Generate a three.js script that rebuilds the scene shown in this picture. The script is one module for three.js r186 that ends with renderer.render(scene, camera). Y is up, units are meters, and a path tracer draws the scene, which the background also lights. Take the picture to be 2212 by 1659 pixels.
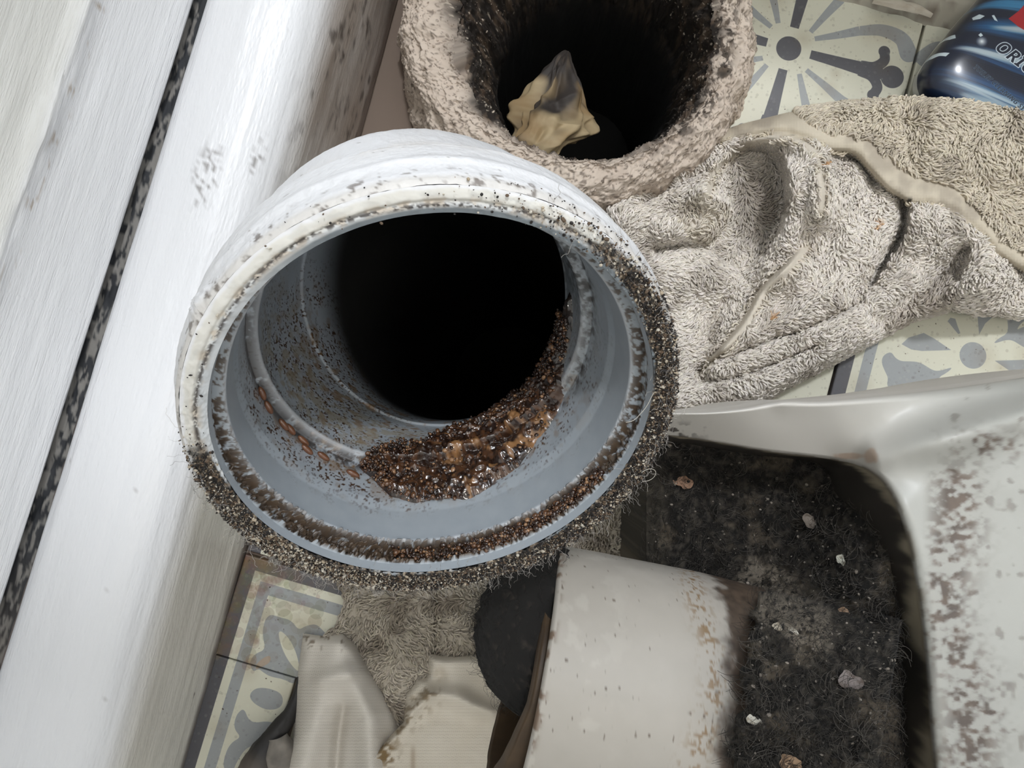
import * as THREE from 'three';
import { RoundedBoxGeometry } from 'three/addons/geometries/RoundedBoxGeometry.js';
import { mergeGeometries } from 'three/addons/utils/BufferGeometryUtils.js';
import { RectAreaLightUniformsLib } from 'three/addons/lights/RectAreaLightUniformsLib.js';
import { Brush, Evaluator, SUBTRACTION } from 'three-bvh-csg';

// ---------------------------------------------------------------- camera, light, exposure
const FW = 2212, FH = 1659, FOC = 1650, CAM_H = 0.58, TILT = THREE.MathUtils.degToRad(4);
const scene = new THREE.Scene();
const camera = new THREE.PerspectiveCamera(2 * Math.atan(FH / 2 / FOC) * 180 / Math.PI, FW / FH, 0.01, 20);
camera.position.set(0, CAM_H, 0);
camera.up.set(0, 0, -1);
camera.lookAt(0, CAM_H - Math.cos(TILT), -Math.sin(TILT));
scene.add(camera);
const renderer = new THREE.WebGLRenderer({ antialias: true });
renderer.toneMapping = THREE.LinearToneMapping;
renderer.toneMappingExposure = 1.0;
renderer.shadowMap.enabled = true;
renderer.shadowMap.type = THREE.PCFSoftShadowMap;
scene.background = new THREE.Color(0.75, 0.85, 1.0);
RectAreaLightUniformsLib.init();

// plan axes of the room: a runs away from the left wall, b runs along it towards the viewer
const ANG = THREE.MathUtils.degToRad(16);
const E1 = new THREE.Vector3(Math.cos(ANG), 0, Math.sin(ANG)), E2 = new THREE.Vector3(-Math.sin(ANG), 0, Math.cos(ANG));
const E = (a, b, h = 0) => new THREE.Vector3(E1.x * a + E2.x * b, h, E1.z * a + E2.z * b);
const WIN = { a: 0.08, b: -0.545, h: 1.39, w: 0.76, t: 1.54 };                     // the tall window in the far wall
const WIN2 = { b: 0.2, h: 1.35, w: 0.7, t: 0.8 };
const daylight = new THREE.RectAreaLight(new THREE.Color(0.92, 0.96, 1.0), 1.25, WIN.w, WIN.t);
daylight.position.copy(E(WIN.a, WIN.b + 0.02, WIN.h));
daylight.lookAt(E(WIN.a, WIN.b + 1, WIN.h - 0.5));
scene.add(daylight);
const sidelight = new THREE.RectAreaLight(new THREE.Color(1.0, 0.96, 0.91), 1.1, WIN2.w, WIN2.t);   // frosted side window
sidelight.position.copy(E(0.95 - 0.02, WIN2.b, WIN2.h)); sidelight.lookAt(E(0, WIN2.b, WIN2.h - 0.7)); scene.add(sidelight);
const SUN_EL = THREE.MathUtils.degToRad(70);                           // steep sun along the room, through the window
const sun = new THREE.DirectionalLight(new THREE.Color(0.96, 0.985, 1.03), 1.5);
sun.position.copy(E(0, -Math.cos(SUN_EL) * 4, Math.sin(SUN_EL) * 4)); sun.target.position.set(0, 0, 0);
sun.castShadow = true; sun.shadow.mapSize.set(4096, 4096); sun.shadow.radius = 8; sun.shadow.bias = -0.0004;
Object.assign(sun.shadow.camera, { left: -0.9, right: 0.9, top: 0.9, bottom: -0.9, near: 0.5, far: 6 });
scene.add(sun, sun.target);

// ---------------------------------------------------------------- helpers
let seed = 7;
const rnd = () => { seed = (seed * 1664525 + 1013904223) >>> 0; return seed / 4294967296; };
const rr = (a, b) => a + (b - a) * rnd();
function hash(x, y, z) { let h = Math.imul(x, 374761393) ^ Math.imul(y, 668265263) ^ Math.imul(z, 2147483647 - 1274126177); h = Math.imul(h ^ (h >>> 13), 1274126177); h ^= h >>> 16; return (h >>> 0) / 4294967296; }
function vn(x, y, z) {
  const xi = Math.floor(x), yi = Math.floor(y), zi = Math.floor(z); let u = x - xi, v = y - yi, w = z - zi;
  u = u * u * (3 - 2 * u); v = v * v * (3 - 2 * v); w = w * w * (3 - 2 * w);
  const L = (a, b, t) => a + (b - a) * t;
  return L(L(L(hash(xi, yi, zi), hash(xi + 1, yi, zi), u), L(hash(xi, yi + 1, zi), hash(xi + 1, yi + 1, zi), u), v),
    L(L(hash(xi, yi, zi + 1), hash(xi + 1, yi, zi + 1), u), L(hash(xi, yi + 1, zi + 1), hash(xi + 1, yi + 1, zi + 1), u), v), w);
}
function fbm(x, y, z, o = 4) { let s = 0, a = 0.5, n = 0; for (let i = 0; i < o; i++) { s += a * vn(x, y, z); n += a; a *= 0.5; x = x * 2.03 + 11.7; y = y * 2.03 + 5.1; z = z * 2.03 + 3.3; } return s / n; }
const sm = (a, b, x) => { const t = Math.min(1, Math.max(0, (x - a) / (b - a))); return t * t * (3 - 2 * t); };
const bump = (x, w) => Math.exp(-x * x / (w * w));
const mix = (a, b, t) => [a[0] + (b[0] - a[0]) * t, a[1] + (b[1] - a[1]) * t, a[2] + (b[2] - a[2]) * t];
const srgb = (r, g, b) => [r, g, b].map((c) => { c /= 255; return c <= 0.04045 ? c / 12.92 : Math.pow((c + 0.055) / 1.055, 2.4); });
function lerpTab(tab, x) {          // piecewise linear table [[x, v], ...]
  if (x <= tab[0][0]) return tab[0][1];
  for (let i = 1; i < tab.length; i++) if (x <= tab[i][0]) { const t = (x - tab[i - 1][0]) / (tab[i][0] - tab[i - 1][0]); return tab[i - 1][1] + (tab[i][1] - tab[i - 1][1]) * t; }
  return tab[tab.length - 1][1];
}
// a point of the place: the plan spot seen at photo pixel (x, y), at height h above the floor
const CT = Math.cos(TILT), ST = Math.sin(TILT);
function at(x, y, h) {
  const rx = (x - FW / 2) / FOC, ru = -(y - FH / 2) / FOC, dy = ru * ST - CT, dz = -ru * CT - ST, k = (h - CAM_H) / dy;
  return new THREE.Vector3(rx * k, h, dz * k);
}
function grid(nu, nv, fn, closeU = false) {
  const pos = new Float32Array((nu + 1) * (nv + 1) * 3), col = new Float32Array((nu + 1) * (nv + 1) * 3), uv = new Float32Array((nu + 1) * (nv + 1) * 2), idx = [];
  for (let j = 0, k = 0; j <= nv; j++) for (let i = 0; i <= nu; i++, k++) {
    const r = fn(closeU && i === nu ? 0 : i / nu, j / nv);
    pos[k * 3] = r.p.x; pos[k * 3 + 1] = r.p.y; pos[k * 3 + 2] = r.p.z;
    const c = r.c || [1, 1, 1]; col[k * 3] = c[0]; col[k * 3 + 1] = c[1]; col[k * 3 + 2] = c[2];
    const t = r.uv || [i / nu, j / nv]; uv[k * 2] = t[0]; uv[k * 2 + 1] = t[1];
  }
  for (let j = 0; j < nv; j++) for (let i = 0; i < nu; i++) {
    const a = j * (nu + 1) + i, b = a + 1, c = a + nu + 1, d = c + 1;
    idx.push(a, c, b, b, c, d);
  }
  const g = new THREE.BufferGeometry();
  g.setAttribute('position', new THREE.BufferAttribute(pos, 3)); g.setAttribute('color', new THREE.BufferAttribute(col, 3)); g.setAttribute('uv', new THREE.BufferAttribute(uv, 2));
  g.setIndex(idx); g.computeVertexNormals();
  if (closeU) { const n = g.attributes.normal; for (let j = 0; j <= nv; j++) { const a = j * (nu + 1), b = a + nu, x = n.getX(a) + n.getX(b), y = n.getY(a) + n.getY(b), z = n.getZ(a) + n.getZ(b), l = Math.hypot(x, y, z) || 1; n.setXYZ(a, x / l, y / l, z / l); n.setXYZ(b, x / l, y / l, z / l); } }
  return g;
}
const names = {};
const numbered = (n) => { names[n] = (names[n] ?? -1) + 1; return names[n] ? `${n}_${String(names[n]).padStart(3, '0')}` : n; };
const shade = (m) => { m.castShadow = true; m.receiveShadow = true; return m; };
function part(name, g, m, parent, kind) { const o = shade(new THREE.Mesh(g, m)); o.name = name; if (kind) o.userData.kind = kind; parent.add(o); return o; }
function group(name, label, category, grp) { const o = new THREE.Group(); o.name = numbered(name); o.userData = { label, category }; if (grp) o.userData.group = grp; scene.add(o); return o; }
function solid(name, g, m, label, category, grp, kind) { const o = shade(new THREE.Mesh(g, m)); o.name = numbered(name); o.userData = { label, category }; if (grp) o.userData.group = grp; if (kind) o.userData.kind = kind; scene.add(o); return o; }
function struct(name, g, m) { const o = g ? shade(new THREE.Mesh(g, m)) : new THREE.Group(); o.name = name; o.userData.kind = 'structure'; scene.add(o); return o; }
const std = (o) => new THREE.MeshStandardMaterial({ side: THREE.DoubleSide, ...o });
const phys = (o) => new THREE.MeshPhysicalMaterial({ side: THREE.DoubleSide, ...o });
function noiseTex(n, f, rep) {      // greyscale tiling texture for bump maps; f(x, y) in 0..1
  const d = new Uint8Array(n * n * 4);
  for (let y = 0, k = 0; y < n; y++) for (let x = 0; x < n; x++, k += 4) { const v = Math.max(0, Math.min(255, f(x / n, y / n) * 255)); d[k] = d[k + 1] = d[k + 2] = v; d[k + 3] = 255; }
  const t = new THREE.DataTexture(d, n, n); t.wrapS = t.wrapT = THREE.RepeatWrapping; t.magFilter = THREE.LinearFilter; t.minFilter = THREE.LinearMipmapLinearFilter; t.generateMipmaps = true; if (rep) t.repeat.set(rep[0], rep[1]); t.needsUpdate = true; return t;
}
const inst = (name, geo, mat, n, parent) => { const o = shade(new THREE.InstancedMesh(geo, mat, n)); o.name = name; o.userData.kind = 'stuff'; parent.add(o); return o; };
const UP = new THREE.Vector3(0, 1, 0), M4 = new THREE.Matrix4(), Q = new THREE.Quaternion(), S3 = new THREE.Vector3(), COL = new THREE.Color();

// ---------------------------------------------------------------- room shell
const plaster = std({ color: new THREE.Color(0.78, 0.78, 0.76), roughness: 0.9 });
function slab(name, a0, a1, b0, b1, h0, h1, m = plaster) {
  const g = new THREE.BoxGeometry(a1 - a0, h1 - h0, b1 - b0); g.rotateY(-ANG);
  const o = struct(name, g, m); o.position.copy(E((a0 + a1) / 2, (b0 + b1) / 2, (h0 + h1) / 2)); return o;
}
const RA0 = -0.33, RA1 = 0.95, RB0 = -0.56, RB1 = 1.15, RH = 2.6;
slab('wall_left', RA0 - 0.1, RA0, RB0, RB1, 0.205, RH);
slab('wall_front', RA0 - 0.1, RA1, RB1, RB1 + 0.1, -0.2, RH);
slab('ceiling', RA0 - 0.1, RA1 + 0.1, RB0 - 0.1, RB1 + 0.1, RH, RH + 0.1);
function windowWall(name, win, x0, x1, cx, W0, H0, hc, place, turn, frosted) { // wall with one opening; place(x, h) gives the point of the wall's inner face
  const W = W0 + 0.06, T = H0 + 0.06, sh = new THREE.Shape([[x0, -0.2], [x1, -0.2], [x1, RH], [x0, RH]].map((p) => new THREE.Vector2(...p)));
  sh.holes.push(new THREE.Path([[cx - W / 2, hc - T / 2], [cx - W / 2, hc + T / 2], [cx + W / 2, hc + T / 2], [cx + W / 2, hc - T / 2]].map((p) => new THREE.Vector2(...p))));
  const g = new THREE.ExtrudeGeometry(sh, { depth: 0.06, bevelEnabled: false }); g.translate(0, 0, -0.06); g.rotateY(turn);
  const o = struct(name, g, plaster); o.position.copy(place(0));
  const w = struct(win); w.position.copy(place(cx, 0.035)).setY(hc); w.rotation.y = turn;
  const fm = std({ color: new THREE.Color(0.8, 0.8, 0.78), roughness: 0.4 });
  for (const [x, y, a, b] of [[0, T / 2 - 0.02, W, 0.04], [0, -T / 2 + 0.02, W, 0.04], [-W / 2 + 0.02, 0, 0.04, T - 0.08], [W / 2 - 0.02, 0, 0.04, T - 0.08]]) part('window_frame', new RoundedBoxGeometry(a, b, 0.05, 2, 0.004), fm, w).position.set(x, y, 0);
  part('pane', new THREE.PlaneGeometry(W - 0.08, T - 0.08), phys({ transmission: 1, thickness: 0, roughness: frosted ? 0.5 : 0.02, color: 0xffffff }), w);
}
windowWall('wall_back', 'window_1', RA0 - 0.1, RA1, WIN.a, WIN.w, WIN.t, WIN.h, (x, d = 0) => E(x, RB0 - d), -ANG, false);
windowWall('wall_right', 'window_2', RB0 - 0.06, RB1 + 0.1, WIN2.b, WIN2.w, WIN2.t, WIN2.h, (x, d = 0) => E(RA1 + d, x), -ANG - Math.PI / 2, true);
{ // ceiling lamp, a glowing dome with its light
  const p = E(0.35, 0.3, RH - 0.005), L = group('ceiling_lamp', 'round opal ceiling lamp in the middle of the ceiling', 'lamp'); L.position.copy(p);
  part('lamp_base', new THREE.CylinderGeometry(0.15, 0.15, 0.02, 48), std({ color: 0xdddddd, roughness: 0.4 }), L).position.y = -0.01;
  const dome = new THREE.SphereGeometry(0.14, 48, 24, 0, Math.PI * 2, Math.PI / 2, Math.PI / 2); dome.scale(1, 0.5, 1);
  part('lamp_shade', dome, std({ color: 0xffffff, emissive: 0xfff4e4, emissiveIntensity: 1.0 }), L).position.y = -0.02;
  const pl = new THREE.PointLight(new THREE.Color(1, 0.95, 0.88), 0.95, 0, 2); pl.position.set(0, -0.14, 0); pl.castShadow = true; pl.shadow.radius = 6; L.add(pl);
}

// course of the plastic pipe elbow: mouth at C0 facing NV, a straight socket, a bend, then down through the floor
const C0 = new THREE.Vector3(-0.0197, 0.3636, -0.0047), NV = new THREE.Vector3(0.1908, 0.7585, 0.6232).normalize();
const A0 = new THREE.Vector3(1, 0, 0).addScaledVector(NV, -NV.x).normalize(), B0 = new THREE.Vector3().crossVectors(A0, NV).normalize(); if (B0.z < 0) B0.negate();
const T0 = NV.clone().negate(), FD = new THREE.Vector3(0.32, -0.94, 0.06).normalize(), KAX = new THREE.Vector3().crossVectors(T0, FD).normalize(), PHI = Math.acos(T0.dot(FD)), LS = 0.05, RB = 0.082, LARC = RB * PHI;
const CIN = new THREE.Vector3().crossVectors(KAX, T0);                         // towards the centre of the bend
const PEND = C0.clone().addScaledVector(T0, LS + RB * Math.sin(PHI)).addScaledVector(CIN, RB * (1 - Math.cos(PHI))), LFLOOR = PEND.y / -FD.y, LTOT = LS + LARC + LFLOOR + 0.16;
function frame(s) {
  const c = C0.clone(); let ph = 0;
  if (s <= LS) c.addScaledVector(T0, s);
  else { ph = Math.min(PHI, (s - LS) / RB); c.addScaledVector(T0, LS + RB * Math.sin(ph)).addScaledVector(CIN, RB * (1 - Math.cos(ph))); if (s > LS + LARC) { const t = s - LS - LARC, k = 0.05 * (1 - Math.exp(-t / 0.05)); c.x += FD.x * k; c.z += FD.z * k; c.y += FD.y * t; } }   // the lower leg straightens to plumb
  return { c, A: A0.clone().applyAxisAngle(KAX, ph), B: B0.clone().applyAxisAngle(KAX, ph) };
}
function onPipe(s, r, th) { const f = frame(s); return f.c.addScaledVector(f.A, r * Math.cos(th)).addScaledVector(f.B, r * Math.sin(th)); }
const FOOT = frame(LS + LARC + LFLOOR).c;

// ---------------------------------------------------------------- floor and tiles
const HOLE = { x: 0.048, z: -0.302 };
const mortarTex = noiseTex(256, (x, y) => fbm(x * 24, y * 24, 1, 5));
{
  const fl = struct('floor');
  const sh = new THREE.Shape(); const cs = [[RA0 - 0.1, RB0], [RA1, RB0], [RA1, RB1], [RA0 - 0.1, RB1]].map(([a, b]) => E(a, b));
  cs.forEach((p, i) => i ? sh.lineTo(p.x, -p.z) : sh.moveTo(p.x, -p.z));
  const hp = new THREE.Path(); hp.absarc(HOLE.x, -HOLE.z, 0.104, 0, Math.PI * 2, true); sh.holes.push(hp); const ef = [FOOT.x, FOOT.z], hq = new THREE.Path(); hq.absarc(ef[0], -ef[1], 0.064, 0, Math.PI * 2, true); sh.holes.push(hq);
  const g = new THREE.ExtrudeGeometry(sh, { depth: 0.1, bevelEnabled: false, curveSegments: 48 }); g.rotateX(-Math.PI / 2); g.translate(0, -0.107, 0);
  part('mortar_bed', g, std({ color: new THREE.Color(0.19, 0.145, 0.115), roughness: 0.95, bumpMap: mortarTex, bumpScale: 0.002 }), fl);
  // printed cement tiles
  const P = 0.196, T = 0.194, N = 1024, PX = N / T / 2845;     // PX: canvas pixels for one photo pixel at floor level
  const cream = '#d3d1be', grey = '#9b9e9e', dark = '#545357';
  function canvasTile(draw, s) {
    const c = document.createElement('canvas'); c.width = c.height = N; const x = c.getContext('2d'); seed = s;
    x.fillStyle = cream; x.fillRect(0, 0, N, N); x.save(); x.translate(N / 2, N / 2); x.scale(PX, PX); draw(x); x.restore();
    for (let i = 0; i < 2600; i++) { const v = rnd(); x.fillStyle = v < 0.5 ? `rgba(60,50,40,${rr(0.02, 0.12)})` : `rgba(225,220,200,${rr(0.02, 0.1)})`; x.beginPath(); x.arc(rnd() * N, rnd() * N, rr(1, 7), 0, 7); x.fill(); }
    for (let i = 0; i < 90; i++) { x.fillStyle = `rgba(50,35,22,${rr(0.3, 0.9)})`; x.beginPath(); x.ellipse(rnd() * N, rnd() * N, rr(1, 4), rr(1, 3), rnd() * 3, 0, 7); x.fill(); }
    for (let i = 0; i < 26; i++) { const gx = rnd() * N, gy = rnd() * N, r = rr(20, 90), gr = x.createRadialGradient(gx, gy, 0, gx, gy, r); gr.addColorStop(0, 'rgba(110,85,55,0.16)'); gr.addColorStop(1, 'rgba(110,85,55,0)'); x.fillStyle = gr; x.fillRect(gx - r, gy - r, 2 * r, 2 * r); }
    const t = new THREE.CanvasTexture(c); t.colorSpace = THREE.SRGBColorSpace; t.anisotropy = 8; return std({ map: t, roughness: 0.42, bumpMap: mortarTex, bumpScale: 0.00015 });
  }
  const poly = (x, pts, f) => { x.fillStyle = f; x.beginPath(); const n = pts.length; for (let i = 0; i < n; i++) { const a = pts[i], b = pts[(i + 1) % n], m = [(a[0] + b[0]) / 2, (a[1] + b[1]) / 2]; if (!i) x.moveTo((pts[n - 1][0] + a[0]) / 2, (pts[n - 1][1] + a[1]) / 2); x.quadraticCurveTo(a[0], a[1], m[0], m[1]); } x.fill(); };
  const hard = (x, pts, f) => { x.fillStyle = f; x.beginPath(); pts.forEach((p, i) => i ? x.lineTo(p[0], p[1]) : x.moveTo(p[0], p[1])); x.fill(); };
  const stroke = (x, pts, w0, w1, f) => { const L = [], R = []; const cv = new THREE.CatmullRomCurve3(pts.map((p) => new THREE.Vector3(p[0], p[1], 0))); for (let i = 0; i <= 24; i++) { const t = i / 24, p = cv.getPoint(t), d = cv.getTangent(t), w = (w0 + (w1 - w0) * t) / 2; L.push([p.x - d.y * w, p.y + d.x * w]); R.unshift([p.x + d.y * w, p.y - d.x * w]); } hard(x, L.concat(R), f); };
  const disc = (x, a, b, r, f) => { x.fillStyle = f; x.beginPath(); x.arc(a, b, r, 0, 7); x.fill(); };
  const medallion = canvasTile((x) => {
    for (let q = 0; q < 4; q++) {
      x.save(); x.rotate(q * Math.PI / 2);
      for (const s of [1, -1]) {
        x.save(); x.rotate(Math.PI / 4); x.scale(1, s);
        stroke(x, [[62, 9], [110, 26], [160, 42]], 11, 22, grey);
        stroke(x, [[160, 42], [205, 66], [232, 104], [228, 140]], 22, 40, grey); disc(x, 228, 140, 20, grey);
        x.restore();
      }
      stroke(x, [[50, 0], [120, 0], [172, 0]], 20, 32, dark);
      for (const s of [1, -1]) { stroke(x, [[165, 6 * s], [195, 12 * s], [212, 32 * s], [208, 50 * s]], 24, 22, dark); disc(x, 207, 52 * s, 13, dark); }
      hard(x, [[165, -16], [230, -11], [230, 11], [165, 16]], dark); disc(x, 238, 0, 26, dark);
      x.restore();
    }
    disc(x, 0, 0, 28, dark);
    hard(x, [[274, 18], [288, 18], [288, 70], [274, 70]], dark); hard(x, [[-288, 18], [-282, 18], [-282, 70], [-288, 70]], dark);
  }, 3);
  const border = (x, top) => {
    hard(x, [[-300, -300], [-246, -300], [-246, 300], [-300, 300]], dark); hard(x, [[-228, -300], [-204, -300], [-204, 300], [-228, 300]], grey);
    if (top) { hard(x, [[-300, -300], [300, -300], [300, -246], [-300, -246]], dark); hard(x, [[-246, -246], [300, -246], [300, -228], [-246, -228]], cream); hard(x, [[-228, -228], [300, -228], [300, -204], [-228, -204]], grey); }
  };
  const rosette = canvasTile((x) => {
    border(x, false);
    x.rotate(-ANG);
    const Z = (pts) => pts.map(([a, b]) => [(a - 1716) / 3.867, (b - 640) / 3.867]);
    const leaf = Z([[1530, 740], [1440, 770], [1380, 770], [1320, 730], [1260, 695], [1180, 690], [1110, 690], [1060, 660], [1030, 605], [960, 640], [945, 700], [970, 770], [1000, 830], [980, 900], [1060, 960], [1240, 900], [1400, 830], [1470, 800], [1530, 755]]);
    const p1 = Z([[1535, 595], [1400, 500], [1310, 450], [1180, 490], [1120, 545], [1200, 590], [1290, 603]]), p2 = Z([[1600, 460], [1560, 410], [1515, 350], [1540, 320], [1580, 330], [1600, 400], [1618, 452]]);
    const p3 = Z([[1775, 465], [1830, 370], [1900, 310], [1950, 220], [1950, 150], [1880, 130], [1800, 140], [1755, 200], [1768, 300]]);
    for (let k = 0; k < 2; k++) { x.save(); if (k) x.rotate(Math.PI); poly(x, leaf, grey); hard(x, p1, grey); hard(x, p2, grey); hard(x, p3, grey); x.restore(); }
    const sw = Z([[1905, 530], [1990, 470], [2025, 430], [2015, 290], [2040, 200], [2100, 140], [2260, 120], [2280, 240], [2180, 330], [2100, 400], [2100, 440], [2200, 450], [2290, 470], [2280, 590], [2180, 560], [2080, 505], [1980, 505]]);
    poly(x, sw, grey); x.save(); x.rotate(Math.PI); poly(x, sw, grey); x.restore();
    disc(x, 0, 0, 29, grey);
  }, 5);
  const cornerOrn = (x) => {
    border(x, true);
    x.rotate(-ANG);
    const ctr = [721, 1535];                                  // the tile's centre in the photo
    const Z = (pts) => pts.map(([a, b]) => [(420 + a / 3.26 - ctr[0]), (1150 + b / 3.26 - ctr[1])]);
    poly(x, Z([[545, 560], [600, 580], [690, 600], [740, 670], [790, 640], [860, 625], [910, 670], [955, 725], [870, 735], [780, 755], [775, 900], [745, 1000], [720, 1040], [640, 1000], [550, 985], [500, 955], [470, 930], [430, 955], [405, 890], [440, 830], [520, 800], [490, 700], [505, 600]]), grey);
    poly(x, Z([[595, 660], [670, 710], [735, 830], [760, 965], [690, 900], [625, 790]]), cream);
    poly(x, Z([[440, 940], [465, 880], [550, 830], [555, 885], [490, 920]]), '#ab9a88');
    poly(x, Z([[405, 1110], [450, 1060], [540, 1060], [640, 1100], [640, 1190], [540, 1215], [440, 1165]]), grey);
    poly(x, Z([[310, 1290], [330, 1230], [375, 1195], [405, 1270], [450, 1295], [540, 1280], [630, 1310], [560, 1380], [500, 1440], [400, 1450], [330, 1560], [310, 1620], [235, 1600], [260, 1480], [300, 1420], [360, 1390], [315, 1340]]), grey);
  };
  const corner = canvasTile((x) => {
    cornerOrn(x); x.rotate(ANG);
    for (let k = 0; k < 420; k++) { const a = -280 + 240 * Math.pow(rnd(), 2.2), b = -280 + 240 * Math.pow(rnd(), 2.2), sw = rnd() < 0.5; x.fillStyle = `rgba(${128 - rr(0, 40)},${110 - rr(0, 40)},${88 - rr(0, 40)},${rr(0.04, 0.2)})`; x.beginPath(); x.arc(sw ? a : a * 0.4 - 165, b, rr(3, 17), 0, 7); x.fill(); }
  }, 8);
  const mats = [medallion, rosette, corner];
  const tileGeo = (w, d, cx, cz, ch = 0.0012) => { // a chamfered slab, uv laid out over the whole tile
    const s = new THREE.Shape([[-w / 2 + ch, -d / 2 + ch], [w / 2 - ch, -d / 2 + ch], [w / 2 - ch, d / 2 - ch], [-w / 2 + ch, d / 2 - ch]].map((p) => new THREE.Vector2(...p)));
    const g = new THREE.ExtrudeGeometry(s, { depth: 0.008, bevelEnabled: true, bevelThickness: ch, bevelSize: ch, bevelSegments: 2 }); g.rotateX(-Math.PI / 2); g.translate(cx, -0.008 - ch, cz);
    const p = g.attributes.position, uv = g.attributes.uv; for (let i = 0; i < p.count; i++) uv.setXY(i, p.getX(i) / T + 0.5, 0.5 - p.getZ(i) / T);
    return g;
  };
  const full = tileGeo(T, T, 0, 0), ev = new Evaluator(); ev.attributes = ['position', 'normal', 'uv'];
  const cut = new Brush(new THREE.CylinderGeometry(0.122, 0.122, 0.1, 64)); cut.position.set(HOLE.x, 0, HOLE.z); cut.updateMatrixWorld();
  const cut2 = new Brush(new THREE.CylinderGeometry(0.0635, 0.0635, 0.1, 48)); cut2.position.set(FOOT.x, 0, FOOT.z); cut2.updateMatrixWorld();
  const put = (g, m, i, j, dy = 0) => { const t = part('tile', g, m, fl); t.position.copy(E(-0.169 + P * (i + 0.5), 0.137 + P * (j + 0.5), dy)); t.rotation.y = -ANG; return t; };
  seed = 21;
  for (let j = -4; j <= 1; j++) for (let i = 0; i <= 3; i++) {
    if (i === 0 && j <= -2) continue;
    if (i === 0 && j === 0) {
      // the corner tile is broken in three
      const s1 = 0.078, w2 = 0.063;
      put(tileGeo(T, s1 - 0.002, 0, -T / 2 + s1 / 2), corner, i, j);
      put(tileGeo(w2 - 0.001, T - s1, -T / 2 + w2 / 2, s1 / 2), corner, i, j, -0.0008);
      put(tileGeo(T - w2 - 0.008, T - s1, w2 / 2 + 0.004, s1 / 2), corner, i, j, -0.0015);
      continue;
    }
    const m = j <= -3 ? medallion : j === -2 ? rosette : i === 0 ? corner : (i + j) % 2 ? rosette : medallion;
    const c = E(-0.169 + P * (i + 0.5), 0.137 + P * (j + 0.5)), dist = Math.hypot(c.x - HOLE.x, c.z - HOLE.z);
    const d2 = Math.hypot(c.x - FOOT.x, c.z - FOOT.z), cutter = dist < 0.122 + 0.14 ? cut : d2 < 0.2 ? cut2 : null;
    if (cutter) {
      const b = new Brush(full); b.position.copy(c); b.rotation.y = -ANG; b.updateMatrixWorld();
      let r = ev.evaluate(b, cutter, SUBTRACTION); if (cutter === cut && d2 < 0.2) r = ev.evaluate(r, cut2, SUBTRACTION); const g = r.geometry;
      if (g.attributes.position.count > 6) put(g, m, i, j, rr(-0.0006, 0));
    } else put(full, m, i, j, rr(-0.0006, 0));
  }
}

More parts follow.
